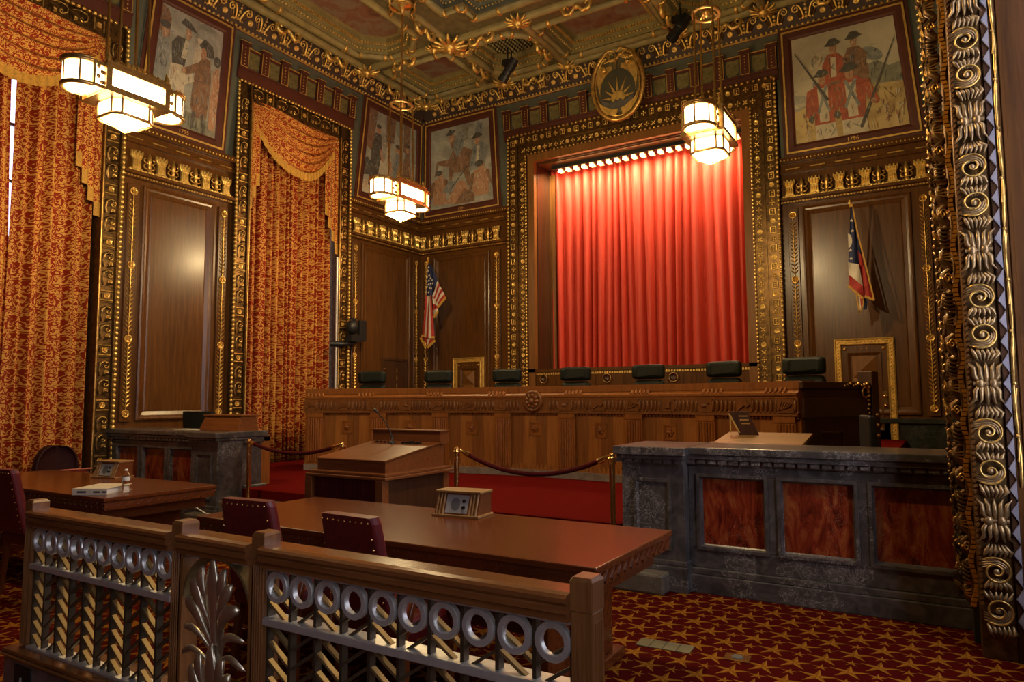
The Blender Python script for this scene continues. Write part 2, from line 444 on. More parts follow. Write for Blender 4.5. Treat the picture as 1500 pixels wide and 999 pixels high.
def wall_mesh(name, wall, zones, overs, u0, u1, top=8.5, low=None, m='wood'):
    b = MB()
    for a, c in zones: b.wbox(a, c, 0, top, -.5, 0)
    for a, c, v in overs: b.wbox(a, c, v, top, -.5, 0)
    if low: b.wbox(low[0], low[1], 0, low[2], -.5, 0)
    b.wbox(u0, u1, 0, top, -.62, -.5)
    o = b.build(name, M[m]); o.location = WP(wall, 0, 0); o.rotation_euler = (0, 0, RZ[wall]); return struct(o)
W1, W2 = (2.98, 5.72), (7.72, 10.45)
W0 = (-1.75, .98)
wall_mesh('wall_left', 'L', [(-3.4, W1[0] + .25), (W1[1] - .25, W2[0] + .25), (W2[1] - .25, 13.1)], [(W1[0] + .2, W1[1] - .2, 7.0), (W2[0] + .2, W2[1] - .2, 7.0)], -3.4, 13.1)
wall_mesh('wall_right', 'R', [(-13.1, -W2[1] + .25), (-W2[0] - .25, -W1[1] - .03), (-W1[0] - .25, -W0[1] + .0), (-W0[0], 3.4)],
          [(-W2[1] + .2, -W2[0] - .2, 7.0), (-W1[1] - .05, -W1[0] - .2, 7.0), (-W0[1], -W0[0], 7.0)], -13.1, 3.4)
wb = MB()
wb.wbox(-10.9, -7.24, 0, 8.5, -.6, 0); wb.wbox(-2.88, .9, 0, 8.5, -.6, 0); wb.wbox(-7.24, -2.88, 6.6, 8.5, -.6, 0); wb.wbox(-7.24, -2.88, 0, 2.1, -.6, 0)
o = wb.build('wall_back', M['wood']); o.location = (0, YB, 0); struct(o)
struct(MB().box(-11, .9, -3.6, -3.4, 0, 8.5).build('wall_front', M['wood']))

# leaf pilaster, shared mesh: gilded stem with paired leaves and rosettes
def leaf_strip():
    b = MB()
    v0, v1 = 1.36, 4.74
    b.tube([(0, -.012, v0), (0, -.012, v1)], .009, 5)
    ros = [v0, 2.48, 3.6, v1]
    for r in ros: b.rosette(0, r, .006, .062)
    v = v0 + .1
    while v < v1 - .12:
        if min(abs(v - r) for r in ros) > .085:
            for sgn in (1, -1):
                b.leaf(sgn * .006, v, .006, pi / 2 - sgn * .75, .085, .03, .012, 0, 2)
        v += .066
    for r in ros:
        for d in (-.09, .09):
            if v0 - .02 < r + d < v1 + .02: b.wball(0, r + d, .012, .012)
    return b
PIL = {}
def pilaster(root, u):
    base = MB().wbox(-.085, .085, 1.24, 4.86, 0, .045).build('pilaster', M['wood'], root, .006, 1, None, (u, -.03, 0)) if 'p' not in PIL else inst(PIL['p'], root, (u, -.03, 0))
    PIL.setdefault('p', base)
    l = leaf_strip().build('leaf_ornament', M['gold'], base, 0, 2, None, (0, -.045, 0)) if 'l' not in PIL else inst(PIL['l'], base, (0, -.045, 0))
    PIL.setdefault('l', l)

def zone(name, wall, u0, u1, pils, panel, label):
    r = sroot(name, WP(wall, 0, 0), RZ[wall], 0, label)
    MB().wbox(u0, u1, .98, 5.8, 0, .03).build('panelling', M['wood'], r)
    dh = 1.12 if wall == 'B' else .9
    b = MB().wbox(u0, u1, .14, dh, 0, .05); b.wbox(u0, u1, 0, .14, 0, .09); b.wbox(u0, u1, dh, dh + .08, 0, .1)
    b.build('marble_dado', M['marble_dark'], r, .008)
    b = MB(); moulding(b, rect(panel[0], panel[1], 1.26, 4.88), [(0, .03), (0, .07), (.025, .08), (.045, .066), (.075, .06), (.13, .034), (.15, .042)], 0, True)
    b.build('raised_panel', M['wood'], r)
    for u in pils: pilaster(r, u)
    b = MB().wbox(u0, u1, 5.0, 5.05, .03, .16); b.wbox(u0, u1, 4.95, 5.0, .03, .1); b.wbox(u0, u1, 5.5, 5.56, .03, .09); b.wbox(u0, u1, 5.56, 5.68, .03, .06); b.wbox(u0, u1, 5.68, 5.78, .03, .13)
    b.build('entablature', M['wood'], r, .006, 1)
    b = MB(); n = int((u1 - u0) / .062)
    for k in range(n): b.wball(u0 + (k + .5) * (u1 - u0) / n, 5.725, .135, .017, 0, .8, 6, 4)
    b.build('bead_row', M['gold_bright'], r)
    b = MB(); u = u0 + .22
    while u < u1 - .12:
        b.wbox(u - .12, u + .12, 5.565, 5.585, .06, .085); u += .4
    b.build('gilt_dashes', M['gold'], r)
    b = MB(); n = int((u1 - u0) / .05)
    for k in range(n): b.wbox(u0 + (k + .2) * (u1 - u0) / n, u0 + (k + .8) * (u1 - u0) / n, 4.965, 4.985, .1, .112)
    b.build('small_dentils', M['gold'], r)
    return r

zone('trim_1', 'L', 5.72, 7.72, (5.95, 7.53), (6.12, 7.36), 'tall panelled wall section between the two draped windows')
zone('trim_2', 'L', 10.45, 12.97, (10.72, 12.73), (10.93, 12.52), 'dark panelled wall section in the far left corner')
zone('trim_3', 'B', -10.41, -7.9, (-10.22, -8.25), (-10.02, -8.45), 'dark panelled wall section left of the red stage curtain')
zone('trim_4', 'B', -2.26, .36, (-2.07, -.09), (-1.92, -.27), 'panelled wall section with the flag right of the stage curtain')
zone('trim_5', 'R', -13.0, -5.8, (-12.7, -6.1), (-12.4, -6.4), 'panelling on the right hand wall')

# castles and corn spindles of the frieze
def castle_mb():
    b = MB()
    poly = [(-.085, 0), (.085, 0), (.085, .025), (.066, .035), (.06, .17), (.095, .235), (.095, .3), (.07, .3), (.07, .275), (.045, .275), (.045, .305), (.015, .305), (.015, .275), (-.015, .275), (-.015, .305), (-.045, .305), (-.045, .275), (-.07, .275), (-.07, .3), (-.095, .3), (-.095, .235), (-.06, .17), (-.066, .035), (-.085, .025)]
    b.prism(poly, 0, .05, 0, .008)
    for x in (-.07, -.028, .028, .07): b.leaf(x * .8, .175, .05, pi / 2 - x * 3, .1, .035, .02, 0, 2)
    for x in (-.035, 0, .035): b.leaf(x, .04, .05, pi / 2, .12, .03, .018, 0, 2)
    b.tube([(-.06, -.055, .172), (.06, -.055, .172)], .008, 5)
    return b
def corn_mb():
    b = MB()
    MM = Matrix.Translation((0, -.03, 0))
    b.lathe([(.03, 0), (.036, .03), (.022, .05), (.03, .07), (.034, .11), (.03, .15), (.036, .16), (.036, .2), (.026, .26), (.004, .31)], 8, (0, 0, 0), 0, True, MM)
    for sg in (1, -1):
        for v in (.06, .15):
            b.tube([(sg * .02, -.03, v), (sg * .06, -.035, v - .005), (sg * .085, -.03, v + .025), (sg * .08, -.03, v + .06), (sg * .055, -.03, v + .065)], [.012, .014, .013, .01, .006], 5)
    return b
CAS = {}
def castle_frieze(wall, us, label):
    t = thing('castle_frieze', label, 'frieze', WP(wall, us[0], 5.05, .085), RZ[wall], 'gilded castle friezes')
    n = len(us)
    b = MB(); L = us[-1] - us[0]; b.wbox(-.13, L + .13, 0, .018, 0, .05)
    k = 0; u = -.1
    while u < L + .1: b.wball(u, .02, .045, .02 if k % 3 else .028, 0, .7, 6, 4); u += .058; k += 1
    b.build('garland_base', M['gold_bright'], t)
    for i, u in enumerate(us):
        if 'c' not in CAS: CAS['c'] = castle_mb().build('castle', M['gold_bright'], t, 0, 2, None, (0, 0, .02))
        else: inst(CAS['c'], t, (u - us[0], 0, .02))
        if i < n - 1:
            m = (u + us[i + 1]) / 2 - us[0]
            if 'k' not in CAS: CAS['k'] = corn_mb().build('corn_spindle', M['gold'], t, 0, 2, None, (m, 0, .02))
            else: inst(CAS['k'], t, (m, 0, .02))
    return t
castle_frieze('L', [5.96, 6.357, 6.756, 7.145, 7.535], 'gold castle frieze high between the two draped windows')
castle_frieze('L', [10.71, 11.107, 11.51, 11.905, 12.302, 12.70], 'gold castle frieze on the left wall by the far corner')
castle_frieze('B', [-10.3, -9.893, -9.495, -9.085, -8.66, -8.245], 'gold castle frieze above the striped star flag')
castle_frieze('B', [-2.1, -1.695, -1.301, -.902, -.505, -.101, .27], 'gold castle frieze above the flag right of the stage')

# ---------------- leaning upper zone: paintings
def poly_of(pts): return [tuple(p) for p in pts]
def ell(cx, cy, rx, ry, n=12, a=0):
    return [(cx + rx * cos(2 * pi * k / n) * cos(a) - ry * sin(2 * pi * k / n) * sin(a), cy + rx * cos(2 * pi * k / n) * sin(a) + ry * sin(2 * pi * k / n) * cos(a)) for k in range(n)]
def limb(x0, y0, x1, y1, r0, r1):
    a = atan2(y1 - y0, x1 - x0); s, c = sin(a), cos(a)
    return [(x0 - s * r0, y0 + c * r0), (x0 - c * r0 * .7, y0 - s * r0 * .7), (x0 + s * r0, y0 - c * r0), (x1 + s * r1, y1 - c * r1), (x1 + c * r1 * .7, y1 + s * r1 * .7), (x1 - s * r1, y1 + c * r1)]
PM = ['cv_sky', 'cv_ground', 'cv_grey', 'p_red', 'p_dark', 'p_brown', 'p_cream', 'p_skin', 'p_green', 'p_slate', 'gold_flat']
def figs(kind):
    F = []
    def a(m, p): F.append((PM.index(m), p))
    def hat(x, y, s=1, m='p_dark'): a(m, [(x - .085 * s, y), (x - .05 * s, y + .03 * s), (x - .03 * s, y + .06 * s), (x + .03 * s, y + .06 * s), (x + .055 * s, y + .035 * s), (x + .085 * s, y + .01 * s), (x, y - .015 * s)])
    if kind == 'soldiers':
        a('cv_ground', [(0, 0), (1, 0), (1, .42), (.8, .44), (.5, .4), (.25, .36), (0, .3)])
        a('cv_grey', [(0, .3), (.2, .35), (.3, .42), (0, .46)]); a('p_cream', [(0, .33), (.22, .36), (.22, .39), (0, .37)])
        a('p_green', [(.62, .43), (1, .4), (1, .58), (.9, .56), (.8, .63), (.68, .6)]); a('p_slate', ell(.76, .7, .11, .06, 10, -.5))
        a('p_brown', [(.3, .45), (.45, .4), (.6, .42), (.72, .52), (.72, .62), (.58, .66), (.45, .62), (.38, .72), (.3, .7), (.26, .58)])
        a('p_brown', limb(.62, .45, .64, .28, .03, .015)); a('p_brown', limb(.7, .48, .69, .3, .03, .015))
        a('p_cream', [(.17, .66), (.2, .78), (.26, .82), (.33, .76), (.38, .62), (.32, .52), (.27, .58), (.25, .5), (.2, .5), (.18, .56)])
        a('p_cream', [(.2, .78), (.19, .85), (.23, .81)]); a('p_slate', [(.19, .5), (.25, .49), (.25, .54), (.19, .55)])
        for x, y, red in ((.4, .68, 'p_red'), (.6, .7, 'p_brown')):
            a(red, [(x - .09, y - .16), (x + .09, y - .16), (x + .12, y + .02), (x + .05, y + .1), (x - .05, y + .1), (x - .11, y)])
            a('p_skin', ell(x + .01, y + .145, .035, .05)); hat(x + .01, y + .18)
        a('p_cream', [(.37, .56), (.42, .56), (.43, .74), (.38, .75)]); a('p_brown', limb(.52, .6, .57, .4, .04, .02))
        for x, y, s in ((.28, .36, .9), (.54, .36, 1.05)):
            a('p_cream', [(x - .1 * s, 0), (x - .1 * s, y - .18), (x + .1 * s, y - .18), (x + .12 * s, 0)])
            a('p_red', [(x - .1 * s, y - .22), (x + .1 * s, y - .22), (x + .13 * s, y + .1), (x + .06 * s, y + .17), (x - .06 * s, y + .17), (x - .13 * s, y + .1)])
            a('p_cream', [(x - .045, y - .2), (x + .045, y - .2), (x + .05, y + .12), (x - .05, y + .12)])
            a('p_slate', [(x - .06 * s, y + .14), (x - .03 * s, y + .15), (x + .07 * s, y - .1), (x + .05 * s, y - .12)]); a('p_slate', [(x + .06 * s, y + .14), (x + .03 * s, y + .15), (x - .07 * s, y - .1), (x - .05 * s, y - .12)])
            a('p_red', limb(x - .12 * s, y + .1, x - .16 * s, y - .12, .045, .035)); a('p_red', limb(x + .12 * s, y + .1, x + .2 * s, y - .1, .045, .035))
            a('p_skin', ell(x, y + .2, .04 * s, .055 * s)); hat(x, y + .235, 1.1 * s)
            a('p_dark', [(x - .17 * s, y - .17), (x - .13 * s, y - .2), (x - .1 * s, y - .15), (x - .15 * s, y - .11)])
        a('p_dark', limb(.03, .86, .32, .36, .004, .014)); a('p_dark', limb(.97, .78, .6, .05, .004, .016))
        a('p_skin', ell(.73, .27, .025, .025))
    elif kind == 'riders':
        a('cv_grey', [(0, 0), (1, 0), (1, .25), (.6, .3), (0, .22)])
        a('p_brown', [(.28, .55), (.4, .42), (.62, .4), (.72, .5), (.7, .66), (.55, .72), (.45, .86), (.36, .9), (.33, .8), (.38, .7)])
        a('p_slate', [(.38, .72), (.45, .6), (.55, .7), (.58, .86), (.5, .92), (.42, .86)]); a('p_skin', ell(.36, .86, .05, .06)); a('p_dark', [(.26, .9), (.33, .97), (.44, .94), (.36, .89)])
        a('p_brown', limb(.3, .55, .12, .58, .05, .02)); a('p_brown', limb(.12, .58, .08, .42, .022, .016)); a('p_brown', limb(.36, .48, .32, .3, .05, .02)); a('p_brown', limb(.6, .44, .64, .24, .06, .025))
        a('p_slate', [(.64, .4), (.9, .42), (.97, .66), (.86, .74), (.72, .7)]); a('p_cream', [(.76, .5), (.8, .5), (.83, .68), (.79, .7)]); a('p_skin', ell(.79, .76, .045, .055)); a('p_dark', [(.7, .79), (.79, .87), (.9, .81), (.8, .785)])
        a('p_green', [(.55, .9), (.6, .97), (.66, .92), (.63, .8)]); a('p_slate', [(.74, .86), (.88, .84), (.9, .95), (.82, .99)])
        for x, y, s in ((.15, .28, 1), (.82, .3, 1.15)):
            a('p_skin', [(x - .1 * s, y - .22), (x + .1 * s, y - .22), (x + .12 * s, y), (x + .09 * s, y + .1), (x - .08 * s, y + .1), (x - .12 * s, y)])
            a('p_skin', ell(x + .02, y + .14, .045 * s, .055 * s)); a('p_dark', ell(x - .01, y + .17, .06 * s, .035 * s)); a('p_brown', limb(x + .1 * s, y + .06, x + .2 * s, y - .12, .035, .022)); a('p_brown', limb(x - .1 * s, y + .05, x - .14 * s, y - .14, .03, .022))
        a('p_skin', [(.02, .06), (.3, .1), (.46, .3), (.56, .3), (.7, .06), (.5, .02), (.3, .04)]); a('p_brown', [(.4, .02), (.56, .2), (.72, .12), (.72, .02)])
        a('p_slate', [(.2, .2), (.32, .34), (.42, .3), (.36, .18)]); a('p_dark', limb(.34, .22, .66, .5, .008, .006))
    elif kind == 'robes':
        a('p_brown', [(0, .55), (.12, .5), (.16, 1), (0, 1)]); a('p_cream', [(0, 0), (1, 0), (1, .16), (.5, .22), (0, .14)])
        a('p_brown', [(.36, .72), (.52, .7), (.54, 1), (.34, 1)]); a('p_brown', [(.72, .66), (.86, .64), (.86, 1), (.72, 1)])
        for x, w, h, m in ((.2, .2, .74, 'p_dark'), (.42, .13, .62, 'p_cream'), (.6, .13, .6, 'p_slate'), (.8, .15, .66, 'p_brown')):
            a(m, [(x - w * .55, .1), (x + w * .55, .08), (x + w * .5, h * .7), (x + w * .3, h), (x - w * .25, h), (x - w * .5, h * .72)])
            a('p_skin', ell(x, h + .045, .045, .05)); a('p_dark', ell(x, h + .085, .05, .025)); a('p_skin', limb(x + w * .35, h * .75, x + w * .62, h * .55, .025, .018))
        a('p_dark', [(0, .2), (.1, .22), (.12, .36), (.04, .42), (0, .4)]); a('p_brown', [(.86, .1), (1, .1), (1, .34), (.9, .36)])
        a('p_cream', [(.24, .1), (.36, .1), (.34, .42), (.27, .44)])
    else:
        a('p_green', [(0, 0), (1, 0), (1, .12), (.5, .16), (0, .14)]); a('p_brown', [(0, .7), (.16, .68), (.16, .9), (.1, .97), (0, .99)])
        a('p_slate', [(0, .36), (.16, .34), (.2, .6), (.14, .74), (0, .76)]); a('p_skin', ell(.09, .77, .05, .06)); a('p_dark', ell(.08, .83, .08, .035))
        a('p_dark', [(.24, .52), (.42, .5), (.46, .7), (.4, .78), (.28, .78), (.2, .7)]); a('p_cream', [(.36, .6), (.44, .6), (.46, .76), (.4, .78)]); a('p_skin', ell(.44, .83, .045, .055)); a('p_dark', [(.3, .9), (.36, .96), (.46, .94), (.58, .87), (.46, .875)])
        a('p_cream', [(.2, .2), (.26, .2), (.3, .36), (.4, .22), (.46, .24), (.46, .46), (.4, .54), (.22, .52)]); a('p_slate', [(.3, .14), (.44, .12), (.44, .26), (.34, .26)])
        a('p_cream', [(.54, .6), (.58, .84), (.66, .84), (.68, .62), (.62, .5)]); a('p_dark', [(.62, .78), (.7, .86), (.84, .82), (.88, .72), (.76, .7)])
        a('p_brown', [(.58, .22), (.64, .12), (.84, .14), (.86, .5), (.82, .68), (.7, .7), (.62, .6), (.58, .44)]); a('p_skin', ell(.7, .72, .05, .055)); a('p_brown', limb(.64, .58, .44, .5, .045, .03)); a('p_skin', ell(.42, .5, .03, .03))
        a('p_skin', [(.88, .06), (.98, .06), (1, .5), (.97, .66), (.88, .6), (.86, .3)]); a('p_dark', ell(.93, .7, .06, .05)); a('p_dark', limb(.64, .16, .62, .02, .03, .02)); a('p_dark', limb(.78, .16, .8, .0, .03, .02))
        a('p_cream', [(.3, .4), (.56, .5), (.6, .44), (.42, .36)])
    return F
STROKE = {'cv_sky': ['cv_grey', 'p_cream'], 'cv_ground': ['p_brown', 'p_cream', 'p_skin'], 'cv_grey': ['cv_sky', 'p_slate', 'p_cream'], 'p_red': ['p_brown', 'p_skin'], 'p_dark': ['p_slate', 'p_green'], 'p_brown': ['p_dark', 'p_skin', 'p_slate'], 'p_cream': ['cv_grey', 'p_slate', 'p_skin'], 'p_skin': ['p_brown', 'p_cream'], 'p_green': ['p_dark', 'p_slate'], 'p_slate': ['p_dark', 'cv_grey'], 'gold_flat': ['p_brown']}
def painting(wall, u0, u1, lean0, lean1, kind, sky, label, date):
    """gold-lined leaning mural; u0..u1 at its foot (v 5.86), lean: shift of each side at the top"""
    H = 2.22; uc = (u0 + u1) / 2
    t = thing('mural_painting', label, 'painting', WP(wall, uc, 5.8, .012), RZ[wall], 'leaning wall murals', TILT)
    q = [(u0 - uc, .05), (u1 - uc, .05), (u1 - uc + lean1, H), (u0 - uc + lean0, H)]
    f = MB()
    f.prism(offset(q, -.07), .0, .012, 1)
    moulding(f, q, [(-.05, .012), (-.05, .03), (0, .03), (0, .05), (.04, .05), (.04, .03)], 0)
    f.build('frame', [M['redbrown'], M['bluegrey']], t)
    g = MB(); moulding(g, q, [(.0, .03), (.004, .056), (.034, .056), (.038, .03)], 0)
    g.build('gold_border', M['gold_flat'], t)
    n = MB(); moulding(n, q, [(.036, .045), (.12, .04), (.15, .022), (.17, .02)], 0); n.build('inner_frame', M['redbrown'], t)
    c = offset(q, .165); b = MB()
    def pt(x, y):
        lo = Vector(c[0]).lerp(Vector(c[1]), x); hi = Vector(c[3]).lerp(Vector(c[2]), x); p = lo.lerp(hi, y); return (p.x, p.y)
    b.add([(u, -.02, v) for u, v in c], [(0, 1, 2, 3)], PM.index(sky))
    for k, (m, p) in enumerate(figs(kind)):
        p = [pt(min(1, max(0, x)), min(1, max(0, y))) for x, y in p]
        if area(p) < 0: p = p[::-1]
        b.add([(u, -(.0205 + .0004 * k), v) for u, v in p], [tuple(range(len(p)))], m)
    # loose brush strokes over every painted shape
    rnd = random.Random(len(kind) * 7 + int(u0 * 10)); lvl = .0205 + .0004 * (len(figs(kind)) + 1)
    def inside(p, x, y):
        c = False
        for i in range(len(p)):
            (x0, y0), (x1, y1) = p[i - 1], p[i]
            if (y0 > y) != (y1 > y) and x < (x1 - x0) * (y - y0) / (y1 - y0 + 1e-12) + x0: c = not c
        return c
    FG = [(PM.index(sky), [(0, 0), (1, 0), (1, 1), (0, 1)])] + figs(kind)
    for k, (m, p) in enumerate(FG):
        xs_ = [q_[0] for q_ in p]; ys_ = [q_[1] for q_ in p]; bb = (max(xs_) - min(xs_)) * (max(ys_) - min(ys_))
        later = [g_[1] for g_ in FG[k + 1:]]
        for _ in range(int(12 + bb * (110 if k == 0 else 420))):
            x, y = rnd.uniform(min(xs_), max(xs_)), rnd.uniform(min(ys_), max(ys_)); a_ = rnd.gauss(pi / 2, .5) if k else rnd.gauss(.2, .5); l_ = rnd.uniform(.012, .045); w_ = rnd.uniform(.002, .0065)
            e_ = [(x + l_ * cos(a_), y + l_ * sin(a_)), (x - l_ * cos(a_), y - l_ * sin(a_)), (x, y)]
            if not all(inside(p, *z_) and 0 < z_[0] < 1 and 0 < z_[1] < 1 and not any(inside(g_, *z_) for g_ in later) for z_ in e_): continue
            s_, c_ = sin(a_) * w_, cos(a_) * w_
            q_ = [pt(*z_) for z_ in ((e_[1][0] + s_ * .4, e_[1][1] - c_ * .4), (x + s_, y - c_), (e_[0][0] + s_ * .3, e_[0][1] - c_ * .3), (e_[0][0] - s_ * .3, e_[0][1] + c_ * .3), (x - s_, y + c_), (e_[1][0] - s_ * .4, e_[1][1] + c_ * .4))]
            if area(q_) < 0: q_ = q_[::-1]
            b.add([(u, -(lvl + .0003), v) for u, v in q_], [tuple(range(6))], PM.index(rnd.choice(STROKE[PM[m]])))
    b.build('canvas', [M[x] for x in PM], t)
    if date: text_mesh(date, .095, .002, M['gold_flat'], 'lettering', t, Matrix.Translation((.02, -.042, .135)) @ WALLTXT)
    return t
painting('L', 5.96, 7.49, .1, 0, 'parley', 'cv_grey', 'mural of men in hats and a horse, between the two draped windows', '1795')
painting('L', 10.74, 12.86, .06, -.17, 'robes', 'cv_grey', 'mural of tall robed figures on the left wall by the far corner', '')
painting('B', -10.3, -8.19, .17, .0, 'riders', 'cv_grey', 'mural of a rearing horse and crouching figures, above the star flag', '1794')
painting('B', -2.13, -.04, 0, -.18, 'soldiers', 'cv_sky', 'mural of soldiers in red coats with muskets, right of the stage', '1796')

# ---------------- leaning boards above windows and stage, shields
def shield_mb():
    b = MB()
    p = [(-.12, .37), (-.12, .17)] + [(-.12 * cos(a), .17 - .125 * sin(a)) for a in [pi * k / 10 for k in range(1, 10)]] + [(.12, .17), (.12, .37)]
    b.prism(p, 0, .022, 0, .01)
    for k in range(4): b.wbox(-.07, .07, .16 + k * .045, .172 + k * .045, .022, .027)
    return b
def trigl_mb():
    b = MB(); b.wbox(-.085, .085, .0, .4, 0, .06, 0); b.wbox(-.1, .1, .4, .45, 0, .085, 0)
    for x in (-.075, .075): b.tube([(x, -.063, .02), (x, -.063, .39)], .008, 4, 1)
    b.tube([(-.075, -.063, .02), (.075, -.063, .02)], .007, 4, 1)
    for k in range(6): b.wball(0, .06 + k * .058, .062, .013, 1, .8, 6, 3)
    for x in (-.06, -.02, .02, .06): b.wball(x, -.03, .02, .014, 2, .9, 6, 3)
    b.wbox(-.105, .105, .45, .462, 0, .09, 1)
    return b
SH = {}
def shield_frieze(name, wall, u0, u1, n, label):
    r = sroot(name, WP(wall, (u0 + u1) / 2, 7.2, .125), RZ[wall], TILT, label)
    h = (u1 - u0) / 2; p = (u1 - u0 - .2) / (n - 1)
    b = MB(); b.wbox(-h, h, 0, .92, -.1, .008, 0); b.wbox(-h, h, .02, .2, 0, .05, 1); b.wbox(-h, h, .2, .235, 0, .075, 1)
    b.build('frieze_board', [M['bluegrey'], M['redbrown']], r)
    b = MB()
    for k in range(n - 1):
        b.wbox(-h + .1 + k * p + .1, -h + .1 + (k + 1) * p - .1, .6, .615, 0, .05); b.wbox(-h + .1 + k * p + .1, -h + .1 + (k + 1) * p - .1, .56, .6, 0, .035, 1)
    b.build('gilt_cap_line', [M['gold_flat'], M['redbrown']], r)
    MB().wbox(-h, h, .845, .87, 0, .03).build('gold_line', M['gold_flat'], r)
    for k in range(n):
        loc = (-h + .1 + k * p, -.008, .22)
        if 't' not in SH: SH['t'] = trigl_mb().build('triglyph', [M['redbrown'], M['gold_flat'], M['frieze_bg']], r, 0, 2, None, loc)
        else: inst(SH['t'], r, loc)
        if k < n - 1:
            loc = (-h + .1 + (k + .5) * p, -.01, .19)
            if 's' not in SH: SH['s'] = shield_mb().build('shield', M['shield'], r, 0, 2, None, loc)
            else: inst(SH['s'], r, loc)
shield_frieze('trim_6', 'L', 7.66, 10.52, 7, 'frieze of olive shields above the far left window')
shield_frieze('trim_7', 'L', 2.94, 5.76, 7, 'frieze of olive shields above the near left window')
shield_frieze('trim_8', 'B', -7.98, -2.2, 13, 'frieze of olive shields above the red stage curtain')
for wl, a, c, nm in (('L', 5.72, 7.72, 'trim_9'), ('L', 10.48, 13.0, 'trim_10'), ('B', -10.44, -7.95, 'trim_11'), ('B', -2.24, .38, 'trim_12'), ('R', -13.0, -5.7, 'trim_13')):
    r = sroot(nm, WP(wl, 0, 5.78, 0), RZ[wl], TILT); MB().wbox(a, c, 0, 2.36, -.12, .004).build('leaning_board', M['bluegrey'], r)
    MB().wbox(a, c, 2.275, 2.3, 0, .035).build('gold_line', M['gold_flat'], r)

# ---------------- palmette cornice
def palm_mb():
    b = MB()
    for sg in (1, -1):
        b.tube([(sg * .03, -.012, .05), (sg * .045, -.015, .1), (sg * .06, -.018, .17), (sg * .085, -.02, .215), (sg * .115, -.02, .235)], [.014, .015, .016, .016, .015], 5)
        b.spiral(sg * .135, .185, .055, 1.35, pi / 2, .015, .012, 0, -sg, 14)
        b.leaf(sg * .05, .03, .004, pi / 2 - sg * .35, .17, .035, .015, 1, 3)
        b.leaf(sg * .075, .03, .004, pi / 2 - sg * .5, .15, .03, .012, 1, 3)
        b.wball(sg * .05, .045, .012, .018); b.wball(sg * .085, .04, .012, .014)
    b.wball(0, .06, .014, .028); b.wball(0, .11, .014, .02); b.wball(0, .16, .016, .027); b.wball(0, .215, .016, .02); b.wball(0, .255, .014, .013)
    return b
def stud_mb():
    b = MB(); MM = Matrix.Rotation(pi / 2, 4, 'X')
    b.lathe([(.05, 0), (.052, .014), (.03, .02), (.028, .012), (.012, .012), (.01, .022), (.001, .024)], 10, (0, 0, 0), 0, True, MM); return b
PA = {}
def cornice(name, wall, u0, u1, first, n, pitch, label):
    r = sroot(name, WP(wall, first, 8.07, .205), RZ[wall], radians(33), label)
    b = MB(); b.wbox(u0 - first, u1 - first, -.03, .42, -.12, 0)
    b.build('frieze_board', M['frieze_bg'], r)
    b = MB(); k = int((u1 - u0) / .088)
    for i in range(k): b.wball(u0 - first + (i + .5) * .088, .03, .004, .027, 0, .8, 8, 4)
    b.build('pearl_row', M['gold_bright'], r)
    MB().wbox(u0 - first, u1 - first, -.035, -.005, 0, .03).build('red_fillet', M['redbrown'], r)
    for i in range(n):
        x = i * pitch
        if 's' not in PA: PA['s'] = stud_mb().build('stud', M['gold_bright'], r, 0, 2, None, (x, 0, .17))
        else: inst(PA['s'], r, (x, 0, .17))
        if 'p' not in PA: PA['p'] = palm_mb().build('palmette', [M['gold_bright'], M['bronze']], r, 0, 2, Matrix.Scale(1.22, 4), (x + pitch / 2, 0, .07))
        else: inst(PA['p'], r, (x + pitch / 2, 0, .07))
    b = MB(); b.tube([(u0 - first, .01, .445), (u1 - first, .01, .445)], .05, 8); b.build('olive_roll', M['olive'], r)
cornice('trim_14', 'L', 1.0, 12.72, 2.06, 20, .5215, 'palmette cornice along the left wall')
cornice('trim_15', 'B', -10.16, .1, -9.82, 19, .525, 'palmette cornice along the stage wall')
cornice('trim_16', 'R', -12.72, -1.0, -12.4, 20, .5215, 'palmette cornice along the right wall')

# ---------------- window frames
def hook_mb():
    b = MB()
    b.prism([(-.1, -.13), (.1, -.13), (.1, .13), (-.1, .13)], 0, .012, 1)
    b.tube([(-.06, -.03, -.11), (-.085, -.04, -.02), (-.07, -.045, .07), (-.02, -.05, .105), (.045, -.05, .09), (.07, -.04, .04)], [.016, .02, .02, .018, .014, .009], 6, 1)
    b.tube([(-.055, -.045, -.1), (-.078, -.058, -.02), (-.064, -.064, .066), (-.02, -.068, .1), (.045, -.066, .086), (.066, -.055, .045)], [.005, .006, .007, .008, .007, .005], 4, 0)
    b.spiral(.03, .035, .045, 1.2, pi / 2, .012, .03, 0, -1, 10)
    for k in range(4): b.leaf(-.02 + .01 * k, -.115 + .018 * k, .012, .35 - .2 * k, .1, .028, .022, 1, 2)
    b.rosette(.045, -.055, .014, .035, 0, 5)
    for k in range(3): b.wball(-.09 + .01 * k, .1 - .1 * k, .02, .014)
    return b
def eye_mb():
    b = MB(); b.prism(rect(-.1, .1, -.1, .1), 0, .02, 1)
    for v in (-.07, .07): b.tube([(-.09, -.03, v), (.09, -.03, v)], .012, 5, 0)
    b.rosette(0, 0, .025, .045, 0, 6)
    for x in (-.07, .07): b.leaf(x, -.04, .02, pi / 2, .08, .03, .02, 1, 2)
    return b
HK = {}
def ornament_run(parent, path0, path1, rot, step=.26, eyes=True):
    d = Vector(path1) - Vector(path0); n = max(1, int(d.length / step)); 
    for i in range(n):
        p = Vector(path0) + d * ((i + .5) / n)
        kx = 'e' if (eyes and i % 3 == 1) else 'h'
        if kx not in HK: HK[kx] = (eye_mb() if kx == 'e' else hook_mb()).build('eye_ornament' if kx == 'e' else 'scroll_ornament', [M['gold'], M['bronze']], parent, 0, 2, None, p); HK[kx].rotation_euler = rot
        else: inst(HK[kx], parent, p, rot)
